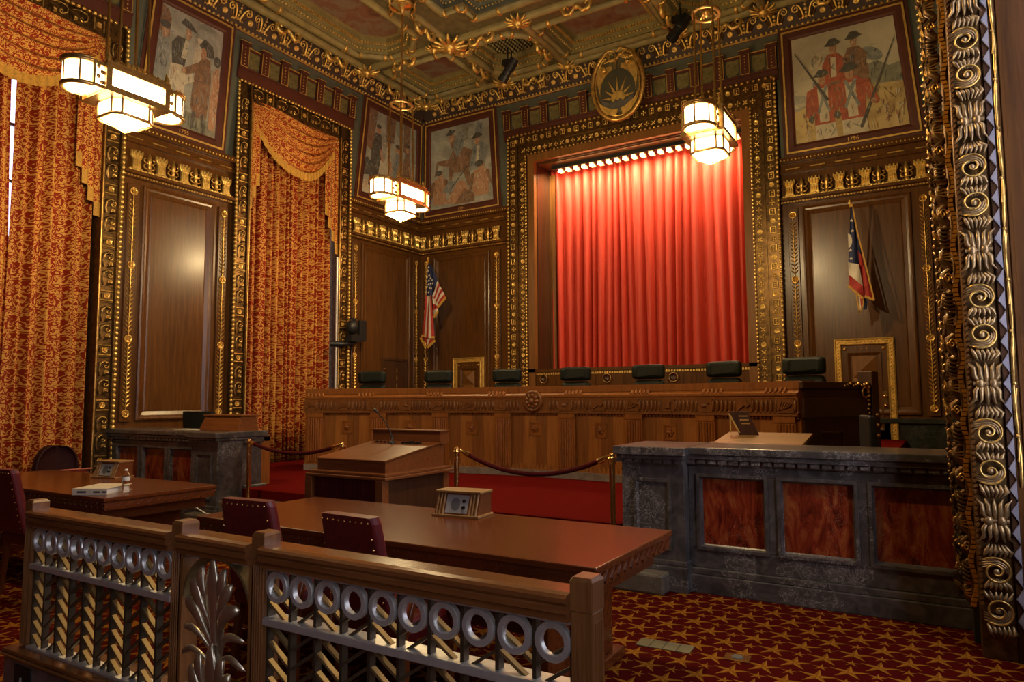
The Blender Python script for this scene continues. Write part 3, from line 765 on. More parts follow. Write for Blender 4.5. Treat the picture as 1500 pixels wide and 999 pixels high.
def scallops(b, p0, p1, r=.03, step=.075):
    d = Vector(p1) - Vector(p0); n = int(d.length / step); L = d.normalized()
    for i in range(n):
        c = Vector(p0) + d * ((i + .5) / n); sc = (1, 1, 1.25) if abs(L.z) > .5 else (1.25, 1, 1)
        b.ball(c, r, 0, 6, 4, sc)
def window(name, wall, u0, u1, label, glass=True):
    r = sroot(name, WP(wall, 0, 0), RZ[wall], 0, label); BW = .27; T = 7.2
    for nm, a, c in (('left_jamb', u0, u0 + BW), ('right_jamb', u1 - BW, u1)):
        f = MB(); f.wbox(a, c, 0, T, -.3, .1, 0); f.wbox(a, a + .03, 0, T, .1, .16, 0); f.wbox(c - .03, c, 0, T, .1, .16, 0)
        f.wbox(a, c, 0, .25, .1, .17, 1)
        fo = f.build(nm, [M['bronze'], M['marble_dark']], r)
        ornament_run(fo, ((a + c) / 2, -.1, .3), ((a + c) / 2, -.1, T - .28), (0, 0, 0))
        g = MB(); e = c if nm == 'right_jamb' else a; s = -1 if nm == 'right_jamb' else 1
        scallops(g, (e + s * -.01, -.16, .3), (e + s * -.01, -.16, T)); g.build('scalloped_edge', M['gold_bright'], fo)
        g = MB(); e2 = a if nm == 'right_jamb' else c; g.tube([(e2, -.165, .25), (e2, -.165, T - BW)], .012, 6); g.build('gilt_bead', M['gold'], fo)
    f = MB(); f.wbox(u0 + BW, u1 - BW, T - BW, T, -.3, .1); f.wbox(u0 + BW, u1 - BW, T - .03, T, .1, .16)
    fo = f.build('head_jamb', M['bronze'], r); ornament_run(fo, (u0 + BW, -.1, T - BW / 2), (u1 - BW, -.1, T - BW / 2), (0, pi / 2, 0))
    g = MB(); scallops(g, (u0, -.16, T), (u1, -.16, T)); g.build('scalloped_edge', M['gold'], fo)
    if glass:
        f = MB(); a, c = u0 + BW, u1 - BW
        for k in range(5): x = a + (c - a) * k / 4; f.wbox(x - .03, x + .03, .6, 7, -.46, -.4)
        for k in range(9): v = .6 + 6.4 * k / 8; f.wbox(a, c, v - .02, v + .02, -.46, -.41)
        f.build('glazing_bars', M['wood_dark'], r)
        f = MB(); f.wbox(a, c, .6, 7, -.49, -.47); f.build('pane', M['daylight'], r)
    return r
window('window_1', 'L', *W1, 'near left window behind damask drapes')
window('window_2', 'L', *W2, 'far left window behind damask drapes')
# ------------------------------------------------------------------ drapes on the left windows
def folds(s, n, seed):
    q = random.Random(seed); a = [q.uniform(0, 6.28) for _ in range(3)]
    return .62 * sin(2 * pi * n * s + a[0] + .9 * sin(2 * pi * 2.3 * s + a[1])) + .38 * sin(2 * pi * n * 1.7 * s + a[2])
def drape(label, u0, u1, v0, v1, w, n, seed, edge0=None, edge1=None):
    t = thing('damask_drape', label, 'curtain', WP('L', u0, v0, w), RZ['L'], 'damask window drapes')
    L = u1 - u0
    def fn(x, y):
        v = v0 + (v1 - v0) * y
        a = u0 + (edge0(v) if edge0 else 0); c = u1 + (edge1(v) if edge1 else 0)
        s = x + .012 * sin(9 * x + 3 * y)
        amp = (.07 + .04 * (1 - y))
        return (a + (c - a) * s - u0, -amp * folds(s, n, seed), v - v0)
    b = MB(); b.grid(fn, int(150 * L), 10, 0, True, lambda x, y: (x * L * 1.3, y * (v1 - v0)))
    o = b.build('drape_cloth', M['damask'], t); m = o.modifiers.new('thick', 'SOLIDIFY'); m.thickness = .006
    return t
gap = lambda v: .03 - .085 * max(0, (v - 3.7) / 2.6) ** .85
drape('damask drape left of the bright gap of daylight', 3.2, 4.4, .1, 6.98, -.15, 8, 3, None, gap)
drape('damask drape hanging right of the bright gap of daylight', 4.39, 5.47, .1, 6.98, -.1, 6, 5)
drape('left half of the damask drapes at the far left window', 7.97, 9.07, .42, 6.98, -.1, 8, 8)
drape('right half of the damask drapes at the far left window', 9.03, 10.14, .42, 6.98, -.13, 8, 11)

def swag(label, u0, u1, vt, drop, w, seed):
    L = u1 - u0
    t = thing('swag_valance', label, 'curtain', WP('L', (u0 + u1) / 2, vt, w), RZ['L'], 'swag valances')
    def depth(s): return 4 * s * (1 - s)
    def fn(x, y, off=0, dv=0):
        s = x
        hang = (.02 + (drop - .02) * y) * (1 - abs(2 * s - 1) ** 2.2)
        gather = .16 * y * abs(2 * s - 1) ** 6
        bul = .05 + .12 * sin(pi * s) * (.4 + .6 * y)
        f = .05 * sin(2 * pi * (y * 5.4 + .5 * sin(3 * s + seed))) * sin(pi * s) ** .6
        return (-L / 2 + L * s, -(bul + f + off), -(hang + gather) - dv)
    b = MB(); b.grid(fn, 40, 56, 0, True, lambda x, y: (x * L * 1.25, y * 1.7), True)
    b.build('swag_cloth', M['damask'], t)
    b = MB(); b.grid(lambda x, y: fn(x, 1, .012 + .01 * sin(x * 150), .15 * y), 160, 2, 0, True, None, True)
    b.build('fringe', M['fringe'], t)
    return t
swag('damask swag with gold fringe over the near left window', 3.2, 5.47, 6.97, 1.02, .02, 1)
swag('damask swag with gold fringe over the far left window', 7.97, 10.2, 6.97, 1.08, .02, 2)

def jabot(label, u_in, sgn, vt, w, bots):
    """stepped side tail: each pleat ends in a deep gold fringe, longer towards the jamb"""
    t = thing('fringed_tail', label, 'curtain', WP('L', u_in, vt, w), RZ['L'], 'stepped drape tails')
    c = MB(); f = MB(); n = len(bots); W = .085
    for k, (a, b_) in enumerate(bots):
        x0, x1 = sgn * W * k, sgn * W * (k + 1.15); z0 = a - vt; z1 = b_ - vt; y = -.03 - .008 * k
        P = [(x0, y - .012, z0), ((x0 + x1) / 2, y - .035, (z0 + z1) / 2), (x1, y, z1)]
        c.loops([[(x, yy, -.1) for x, yy, _ in P], [(x, yy, z) for x, yy, z in P]], 0, True, False)
        for i in range(len(c.f) - 2, len(c.f)):
            c.uv[i] = [(c.v[q][0] * 1.3, c.v[q][2]) for q in c.f[i]]
        f.loops([[(x, yy - .006, z + .015) for x, yy, z in P], [(x, yy - .008, z - .2) for x, yy, z in P]], 0, True, False)
    c.build('tail_cloth', M['damask'], t); f.build('fringe', M['fringe'], t)
jabot('stepped gold-fringed tail at the right of the near window', 5.1, 1, 6.95, .03, [(5.1, 5.08), (4.87, 4.85), (4.64, 4.62), (4.43, 4.42)])
jabot('stepped gold-fringed tail at the left of the far window', 8.26, -1, 6.95, .03, [(5.62, 5.6), (5.4, 5.37), (5.17, 5.14)])
jabot('stepped gold-fringed tail at the right of the far window', 9.84, 1, 6.95, .03, [(5.45, 5.43), (5.2, 5.18), (4.95, 4.93), (4.7, 4.68)])

# ------------------------------------------------------------------ stage opening
UC = -5.06
pr = sroot('trim_17', (UC, YB, 0), 0, 0, 'gilded frame of the stage opening')
FO, FM, FI, WT = 2.8, 2.56, 2.34, 7.26
f = MB()
for s in (-1, 1):
    f.wbox(s * FI, s * FO, .8, WT, 0, .2); f.wbox(s * (FO - .02), s * FO, .8, WT, .2, .24); f.wbox(s * (FM - .012), s * (FM + .012), .8, WT - .24, .2, .235)
    f.wbox(s * (FI), s * (FI - .16), .8, WT - .62, 0, .17, 1); f.wbox(s * FI, s * (FI + .015), .8, WT - .46, .2, .23)
f.wbox(-FI, FI, WT - .46, WT, 0, .2); f.wbox(-FO, FO, WT, WT + .02, 0, .24); f.wbox(-FM, FM, WT - .25, WT - .23, .2, .235); f.wbox(-FI, FI, WT - .62, WT - .46, 0, .17, 1)
for s in (-1, 1): f.wbox(s * FI, s * FO, .45, 1.3, .2, .26, 2)
f.build('frame_board', [M['bronze'], M['wood_reveal'], M['marble_dark']], pr)
def mot(kind):
    b = MB()
    if kind == 0:
        for dx, dz in ((-1, -1), (1, -1), (-1, 1), (1, 1)): b.leaf(0, 0, 0, atan2(dz, dx), .062, .028, .018, 0, 2)
        b.wball(0, 0, .012, .014)
    elif kind == 1:
        for k in range(4): b.wball(.036 * cos(k * pi / 2), .036 * sin(k * pi / 2), .004, .019, 0, .8, 6, 3)
        b.wball(0, 0, .01, .016)
    elif kind == 2:
        b.rosette(0, 0, 0, .045, 0, 5)
    else:
        b.tube([(-.045, -.01, -.05), (-.045, -.02, .05)], .01, 5); b.tube([(.045, -.01, -.05), (.045, -.02, .05)], .01, 5)
        b.tube([(-.04, -.012, .055), (.05, -.012, .055)], .009, 5); b.tube([(-.04, -.012, -.055), (.05, -.012, -.055)], .009, 5)
        b.wball(0, .02, .004, .02); b.wball(0, -.025, .004, .017)
    return b
MT = [mot(k) for k in range(4)]
def motif_run(name, pts, kinds):
    b = MB()
    for i, p in enumerate(pts):
        k = MT[kinds[i % len(kinds)]]; b.add([(v[0] + p[0], v[1] + p[1], v[2] + p[2]) for v in k.v], k.f, 0, True)
    return b.build(name, M['gold_bright'], pr)
for s, nm in ((-1, 'left'), (1, 'right')):
    n = 36; motif_run('outer_motifs', [(s * 2.68, -.202, 1.4 + k * .163) for k in range(n)], [2, 3, 1, 3])
    n = 40; motif_run('inner_motifs', [(s * 2.45, -.202, 1.4 + k * .134) for k in range(n)], [0, 1, 0, 2, 1])
    b = MB(); scallops(b, (s * (FO - .01), -.235, 1.3), (s * (FO - .01), -.235, WT), .028, .085); scallops(b, (s * (FI + .015), -.225, 1.3), (s * (FI + .015), -.225, WT - .46), .022, .07); b.build('scalloped_edge', M['gold_bright'], pr)
motif_run('outer_motifs', [(-2.6 + k * .163, -.202, WT - .12) for k in range(33)], [2, 3, 1, 3])
motif_run('inner_motifs', [(-2.42 + k * .134, -.202, WT - .35) for k in range(37)], [0, 1, 0, 2, 1])
b = MB(); scallops(b, (-FO, -.235, WT), (FO, -.235, WT), .028, .1); scallops(b, (-FI, -.225, WT - .46), (FI, -.225, WT - .46), .022, .09); b.build('scalloped_edge', M['gold'], pr)
# reveal of the stage
rv = sroot('trim_18', (UC, YB, 0), 0, 0, 'wooden reveal and back of the stage recess')
f = MB()
for s in (-1, 1):
    f.wbox(s * 2.16, s * 2.3, 2.0, 6.75, -.6, .05, 0)
    f.wbox(s * 2.3, s * 3.2, 2.0, 6.9, -1.6, -.6, 1)
f.wbox(-2.18, 2.18, 6.62, 6.8, -1.6, .05, 1)
f.wbox(-3.2, 3.2, 6.8, 7.0, -1.6, -.6, 1); f.wbox(-3.2, 3.2, 2.0, 7.0, -1.7, -1.6, 1); f.wbox(-3.2, 3.2, 1.9, 2.14, -1.7, -.0, 1)
f.wbox(-2.17, -2.02, 2.14, 6.5, -.56, -.5, 2); f.wbox(2.06, 2.17, 2.14, 6.5, -.56, -.5, 2)
f.build('reveal_boards', [M['wood_dark'], M['wood_dark'], M['wood_reveal']], rv)
f = MB(); f.wbox(-2.4, 2.4, .8, 2.14, 0, .12, 0); f.wbox(-2.4, 2.4, 2.1, 2.17, .0, .17, 0)
for k in range(16): f.wbox(-2.35 + k * .3, -2.32 + k * .3, .9, 2.0, .12, .135, 0)
f.build('apron_panel', M['wood'], rv)
f = MB()
for k in range(90): f.wbox(-2.36 + k * .0525, -2.325 + k * .0525, 2.045, 2.09, .12, .14, 0)
f.build('dentil_row', M['gold_bright'], rv)

# velvet stage curtain
sc = thing('stage_curtain', 'bright red pleated velvet curtain closing the stage', 'curtain', (UC, 13.62, 2.18))
q = random.Random(4); xs = [0]
while xs[-1] < 1: xs.append(xs[-1] + q.uniform(.02, .048))
def cw(s):
    for i in range(len(xs) - 1):
        if xs[i] <= s < xs[i + 1]:
            t = (s - xs[i]) / (xs[i + 1] - xs[i]); h = ((i * 37) % 11) / 11
            return (.09 + .1 * h) * (1 - abs(2 * t - 1) ** 2.2)
    return 0
def cfn(x, y):
    s = min(.9999, max(0, x + .012 * (1 - y) * sin(21 * x + 1)))
    return (-2.75 + 5.5 * x, -cw(s) * (1.1 - .35 * y) - .015 * sin(40 * x + 2 * y), 4.55 * y)
b = MB(); b.grid(cfn, 900, 10, 0, True); b.build('curtain_cloth', M['velvet'], sc)

# lamps above it
ls = thing('stage_light_strip', 'row of small glowing lamps along the top of the red curtain', 'light strip', (-6.92, 13.28, 6.5))
MB().box(-.1, 4.2, -.06, .12, .03, .12).build('housing', M['black'], ls)
lm = MB(); lm.add([(-.05, -.05, .03), (.05, -.05, .03), (.075, -.06, -.06), (-.03, -.06, -.06), (-.05, .05, .03), (.05, .05, .03), (.075, .06, -.06), (-.03, .06, -.06)], [(0, 3, 2, 1), (4, 5, 6, 7), (0, 4, 7, 3), (1, 2, 6, 5), (0, 1, 5, 4)], 0)
lamp0 = lm.build('lamp', M['reflector'], ls, 0, 2, None, (.1, 0, 0))
bb = MB(); bb.add([(-.02, -.0612, -.052), (.066, -.0612, -.052), (.045, -.0535, .012), (-.04, -.0535, .012)], [(0, 1, 2, 3)]); bb.add([(-.02, -.045, -.0612), (.066, -.045, -.0612), (.066, .045, -.0612), (-.02, .045, -.0612)], [(0, 3, 2, 1)])
bulb0 = bb.build('glowing_lens', M['bulb'], lamp0)
for k in range(1, 22): c = inst(lamp0, ls, (.1 + k * .187, 0, 0)); inst(bulb0, c, (0, 0, 0))

# knobs on the apron
kb = None
for x, z in ((-7.05, 1.98), (-5.62, 1.97), (-4.27, 1.96)):
    lab = {-7.05: 'round brass pull on the stage apron, left of the curtain', -5.62: 'round brass pull under the middle of the red curtain', -4.27: 'round brass pull under the right half of the red curtain'}[x]
    t = thing('brass_pull', lab, 'handle', (x, YB - .12, z), 0, 'brass pulls on the stage apron')
    mm = Matrix.Rotation(pi / 2, 4, 'X')
    MB().lathe([(.075, 0), (.08, .02), (.06, .035), (.05, .02), (.001, .02)], 18, (0, 0, 0), 0, True, mm).build('backplate', M['wood_dark'], t)
    b = MB(); b.tube([(.085 * cos(a), -.045, .085 * sin(a) - .02) for a in [2 * pi * k / 18 for k in range(18)]], .011, 6, 0, True); b.build('ring', M['bronze_lamp'], t)

# ------------------------------------------------------------------ doors on the stage wall
def door(name, u0, u1, v0, v1, label):
    r = sroot(name, WP('B', (u0 + u1) / 2, v0, .03), 0, 0, label); h = (u1 - u0) / 2; H = v1 - v0
    f = MB(); p = rect(-h, h, -.2, H)
    moulding(f, p, [(0, 0), (0, .05), (.02, .065), (.035, .05), (.085, .05), (.1, .06), (.115, .03), (.12, .0)])
    f.build('gilded_frame', M['gold_flat'], r)
    g = MB()
    for side in (-1, 1):
        for k in range(int(H / .055)): g.leaf(side * (h - .06) - .02, .02 + k * .055, .05, .8, .06, .02, .014, 0, 2)
    for k in range(int(2 * h / .055) - 1): g.leaf(-h + .05 + k * .055, H - .075, .05, .6, .06, .02, .014, 0, 2)
    g.build('rope_carving', M['gold_bright'], r)
    f = MB(); f.wbox(-h + .12, h - .12, 0, H - .12, 0, .02)
    moulding(f, rect(-h + .2, h - .2, .15, H - .24), [(0, .02), (0, .045), (.03, .03), (.045, .02)])
    f.build('door_leaf', M['wood'], r)
    c = (0, H - .24 - (h - .27)); a = h - .27
    f = MB()
    for zc in (H - .3 - a, H - .3 - 3 * a):
        vs = [(-a, -.022, zc - a), (a, -.022, zc - a), (a, -.022, zc + a), (-a, -.022, zc + a), (0, -.1, zc)]
        f.add(vs, [(0, 1, 4), (1, 2, 4), (2, 3, 4), (3, 0, 4)])
    f.build('pyramid_panel', M['wood_reveal'], r)
    g = MB()
    for x in (-h + .16, h - .16): g.wball(x, H - .17, .03, .03)
    for k in range(4): g.wball(-h + .32 + k * (2 * h - .64) / 3, H - .17, .022, .012)
    g.build('corner_bosses', M['gold'], r)
    g = MB(); 
    for v in (.55, .7): g.wball(h - .17, v, .05, .03)
    g.wbox(h - .2, h - .14, .5, .78, .02, .03); g.build('door_handle', M['brass'], r)
door('door_1', -1.5, -.6, .86, 2.52, 'gold framed wooden door right of the bench')
door('door_2', -9.45, -8.6, .86, 2.48, 'gold framed door behind the left end of the bench')
r = sroot('door_3', WP('L', 12.0, .86, .03), RZ['L'], 0, 'plain dark service door in the far left corner')
f = MB(); f.wbox(-.4, .45, 0, 1.6, 0, .02); moulding(f, rect(-.4, .45, 0, 1.6), [(0, 0), (0, .035), (.05, .035), (.06, .02)]); f.build('door_leaf', M['wood_dark'], r)
g = MB(); g.wball(-.33, 1.35, .04, .035); g.wball(-.33, 1.18, .04, .035); g.build('door_handle', M['brass'], r)
g = MB(); [g.wbox(.08, .1, .1 + k * .17, .2 + k * .17, .02, .03) for k in range(8)]; g.build('gilt_strip', M['gold'], r)

# ------------------------------------------------------------------ carved jamb of the right window (faces the viewer)
jr = sroot('window_3', (.14, 5.42, 0), 0, 0, 'carved and gilded jamb of the right hand window')
# local: x to the right (into the recess), y away from the viewer, z up; faces -y
T = 8.3
f = MB()
f.box(-.03, .09, .0, .34, .22, T, 1); f.box(.09, .9, .0, .34, 0, T, 1); f.box(-.03, .09, -.01, .34, 0, .22, 4)
f.build('column_body', [M['bronze'], M['bronze'], M['wood_dark'], M['wood'], M['marble_dark']], jr, .004, 1)
jc = jr
# the carved board stands a little nearer than the ribboned column
jr = sroot('trim_19', (.1323, 5.122, .085), 0, 0, 'carved scroll board of the right hand window jamb'); jr.scale = (.945, .945, .945)
f = MB()
f.box(.012, .2, .02, .3, -.09, T, 1); f.box(.2, .24, .0, .3, -.09, T, 2); f.box(.24, 1.1, .02, .3, -.09, T, 3); f.box(.285, .31, .0, .3, -.09, T, 3)
f.build('jamb_board', [M['bronze'], M['bronze'], M['wood_dark'], M['wood']], jr, .004, 1)
# wavy ribbon on the arris
b = MB(); pts = []; N = 1080
for k in range(N + 1):
    z = .22 + (T - .22) * k / N; pts.append((-.012 + .013 * sin(z * 2 * pi / .29), z))
for k in range(N):
    (x0, z0), (x1, z1) = pts[k], pts[k + 1]; o = .004 if k % 4 == 0 else .012
    b.obox(((x0 + x1) / 2, -.004, (z0 + z1) / 2), (.0145, 0, 0), (0, .01 + o, 0), ((x1 - x0) / 2, 0, (z1 - z0) / 2), 0 if k % 4 == 0 else 1)
b.build('wavy_ribbon', [M['bronze'], M['ribbon']], jc)
# rope moulding
b = MB(); N = 230
for k in range(N):
    z = .25 + (T - .3) * k / N
    b.obox((.024, .006, z), (.01, 0, .007), (0, .012, 0), (-.003, 0, .0085))
b.build('rope_moulding', M['wood'], jr)
# volutes
def volute_mb():
    """mirrored pair of C-scrolls: a gilt line sweeps round the right side and curls in, dark ridges follow it"""
    b = MB()
    for sg in (1, -1):
        cx, cz = .085, sg * .12
        def arcpt(r, a): return (cx + r * cos(a), -.026 - .012 * (1 - r / .1), cz + sg * r * sin(a))
        def scroll(r0, turns, rad, m, y=0):
            pts = []; rr = []; N = int(26 * turns)
            for k in range(N + 1):
                t = k / N; a = radians(118) - turns * 2 * pi * t; r = r0 * (1 - .86 * t)
                q = arcpt(r, a); pts.append((q[0], q[1] - y, q[2])); rr.append(rad * (1 - .35 * t))
            lead = [(cx - .075, -.016, pts[0][2] - sg * .012), (cx - .05, -.022, pts[0][2] - sg * .002)]
            b.tube(lead + pts, [rad * .6, rad * .9] + rr, 6, m)
        scroll(.088, 1.75, .0075, 0, .006)
        for k in range(1, 5): 
            r = .088 - .0125 * k; pts = [(cx - .078, -.018, cz + sg * (r * .9 - .004 * k))] + [arcpt(r, radians(112) - radians(150 - 10 * k) * j / 9) for j in range(10)]
            b.tube(pts, [.005] + [.0085] * 8 + [.006, .003], 5, 1)
        b.ball((cx, -.03, cz), .02, 1, 10, 6, (1, .7, 1))
        for k in range(6):                                   # leaf fan under the scroll
            x = .03 + .024 * k
            b.tube([(cx + (x - .09) * .5, -.012, cz - sg * .05), (x, -.036, cz - sg * .085), (x + (x - .09) * .25, -.02, cz - sg * .115)], [.007, .0135, .004], 5, 1)
        for k in range(6):                                   # leaf crest beyond it
            x = .025 + .026 * k
            b.tube([(x, -.015, cz + sg * .09), (x + .012, -.045, cz + sg * .125), (x + .03 - .01 * k, -.02, cz + sg * .165)], [.008, .0145, .004], 5, 1)
    return b
v0 = volute_mb().build('scroll_carving', [M['gold'], M['bronze_carving']], jr, 0, 2, None, (.022, .02, .335))
for k in range(1, 10): inst(v0, jr, (.022, .02, .335 + .865 * k))
def husk_mb():
    b = MB()
    for sg in (1, -1):
        for k in range(5):
            x = .03 + .032 * k
            b.tube([(x * .6 + .038, -.012, sg * .01), (x, -.04, sg * .05), (x, -.035, sg * .1), (x + (x - .094) * .5, -.016, sg * .135)], [.012, .0165, .013, .004], 5, 0)
    b.tube([(.02, -.02, 0), (.17, -.02, 0)], .014, 6)
    for x in (.06, .13): b.ball((x, -.032, 0), .026, 0, 8, 5, (1, .7, 1.2))
    return b
h0 = husk_mb().build('acanthus_carving', M['bronze_carving'], jr, 0, 2, None, (.022, .02, .767))
for k in range(1, 9): inst(h0, jr, (.022, .02, .767 + .865 * k))
# saw-tooth inlay
b = MB(); n = 62
for k in range(n):
    z = .1 + k * .133
    b.prism([(.24, z), (.24, z + .133), (.2, z + .066)], 0, .014, 0, .004)
b.build('sawtooth_inlay', M['sawtooth'], jr)
# gilt twig
b = MB(); z = .98
while z < T - .4:
    L = .32; pts = [(.262 + .006 * sin(7 * (z + L * t)), -.004, z + L * t) for t in (0, .2, .4, .6, .8, 1)]
    b.tube(pts, [.006, .013, .011, .014, .012, .006], 6); b.tube([(.257, -.01, z + L * .5), (.27, -.012, z + L * .9)], [.008, .003], 5); b.ball((.262, -.004, z + L), .014, 0, 6, 4); z += L + .01
b.build('gilt_twig', M['gold'], jr)
MB().box(.243, .28, .005, .02, .0, T).build('bead_strip', M['wood'], jr)
# room-side face, seen edge on: gilded bracts and curls
b = MB(); q = random.Random(5); z = .3; k = 0
while z < T - .2:
    ox = -.035 - .011 * z
    b.tube([(ox + .03, .04, z - .075), (ox - .01, .045, z - .03), (ox - .015, .05, z + .03), (ox + .03, .05, z + .075)], [.02, .03, .03, .02], 7, 1)
    if k % 3 == 0:
        for a_ in (-.55, 0, .55): b.obox((ox, .02, z + .035 * a_), (.028, .0, .014 * a_), (0, .005, 0), (0, 0, .0045))
        b.obox((ox, .025, z + .062), (.03, 0, 0), (0, .006, 0), (0, 0, .006))
    elif k % 3 == 1:
        for i in range(5): b.tube([(ox + .028, .01, z - .06 + .026 * i), (ox - .004, .0, z - .066 + .026 * i), (ox - .03, .02, z - .05 + .026 * i)], .009, 5, 1)
    else:
        b.tube([(ox + .022 * (1 - t * .07) * cos(t * .7), .01, z + .034 * (1 - t * .07) * sin(t * .7)) for t in range(13)], .007, 5, 0)
        for i in range(4): b.ball((ox + .024 * cos(i * 1.57), .012, z + .024 * sin(i * 1.57)), .012, i % 2, 6, 4)
    for i in range(3):
        zz = z - .05 + .048 * i
        b.tube([(ox - .045 + .016 * cos(t * .8 + i), .16, zz + .02 * sin(t * .8 + i)) for t in range(8)], [.009] * 7 + [.004], 5, 0 if i % 2 else 1)
        b.ball((ox - .058 + q.uniform(-.008, .008), .22, zz + .02), q.uniform(.011, .018), i % 2, 6, 4)
        b.leaf(ox - .04, zz, -.15, q.uniform(1, 2.4), .07, .03, .03, 0 if i == 1 else 1, 3)
    z += .145; k += 1
b.build('gilded_bracts', [M['gold'], M['bronze']], jc)
# the far and near windows on the right wall, simple
window('window_4', 'R', -10.45, -7.72, 'far right hand window')
for nm, (a, c) in (('window_5', W1), ('window_6', W0)):
    r = sroot(nm, (XR, 0, 0), 0, 0, 'daylit window in the right hand wall')
    f = MB()
    for k in range(5): y = a + (c - a) * k / 4; f.box(.44, .5, y - .03, y + .03, .6, 7)
    for k in range(9): z = .6 + 6.4 * k / 8; f.box(.45, .5, a, c, z - .02, z + .02)
    f.box(.2, .5, a, c, 0, .6)
    f.build('glazing_bars', M['wood_dark'], r, 0)
    m_ = (a + c) / 2; MB().box(.485, .495, m_ - .2, m_ + .2, .9, 6.6).build('pane', M['dayglass'], r)
    MB().box(.486, .494, a, m_ - .2, .6, 7).build('drawn_curtain', M['wood_dark'], r); MB().box(.486, .494, m_ + .2, c, .6, 7).build('drawn_curtain', M['wood_dark'], r)
# ------------------------------------------------------------------ coffered ceiling
ZC = 8.4
ce = sroot('ceiling', (0, 0, 0), 0, 0, 'gilded coffered ceiling in olive and red')
def oct_(cx, cy, rx, ry, ch): return [(cx - rx + ch, cy - ry), (cx + rx - ch, cy - ry), (cx + rx, cy - ry + ch), (cx + rx, cy + ry - ch), (cx + rx - ch, cy + ry), (cx - rx + ch, cy + ry), (cx - rx, cy + ry - ch), (cx - rx, cy - ry + ch)]
def sq(x0, x1, y0, y1): return [(x0, y0), (x1, y0), (x1, y1), (x0, y1)]
XC = -5.03
COF = []
for s in (-1, 1):
    m = lambda p: [(2 * XC - x, y) for x, y in p][::-1] if s > 0 else p
    COF += [(m(sq(-9.5, -8.15, 10.85, 12.15)), 'paint'), (m(oct_(-7.02, 11.5, .66, .62, .3)), 'grille'), (m(oct_(-8.85, 8.75, .66, 1.5, .42)), 'paint'), (m(sq(-9.5, -8.15, 5.6, 6.75)), 'paint')]
COF += [(sq(-5.98, -4.08, 10.95, 12.15), 'paint'), ([(-6.75, 5.2), (-3.31, 5.2), (-3.31, 5.6), (-2.91, 5.6), (-2.91, 9.5), (-3.31, 9.5), (-3.31, 9.95), (-6.75, 9.95), (-6.75, 9.5), (-7.15, 9.5), (-7.15, 5.6), (-6.75, 5.6)], 'center')]
# soffit: one flat board with the coffers cut out
cu = bpy.data.curves.new('soffit', 'CURVE'); cu.dimensions = '2D'; cu.fill_mode = 'BOTH'
for p in [sq(-10.9, .9, -3.6, 13.1)] + [c[0] for c in COF]:
    sp = cu.splines.new('POLY'); sp.points.add(len(p) - 1); sp.use_cyclic_u = True
    for k, (x, y) in enumerate(p): sp.points[k].co = (x, y, 0, 1)
t_ = bpy.data.objects.new('soffit_tmp', cu); COL.objects.link(t_)
me = bpy.data.meshes.new_from_object(t_.evaluated_get(bpy.context.evaluated_depsgraph_get()))
bpy.data.objects.remove(t_); bpy.data.curves.remove(cu)
me.materials.clear(); me.materials.append(M['olive_dark']); me.transform(Matrix.Translation((0, 0, ZC)))
o = bpy.data.objects.new('soffit', me); COL.objects.link(o); o.parent = ce
MB().box(-10.9, .9, -3.6, 13.1, 8.95, 9.05).build('upper_slab', M['olive_dark'], ce)
def cl(p, z): return [(x, y, z) for x, y in p]
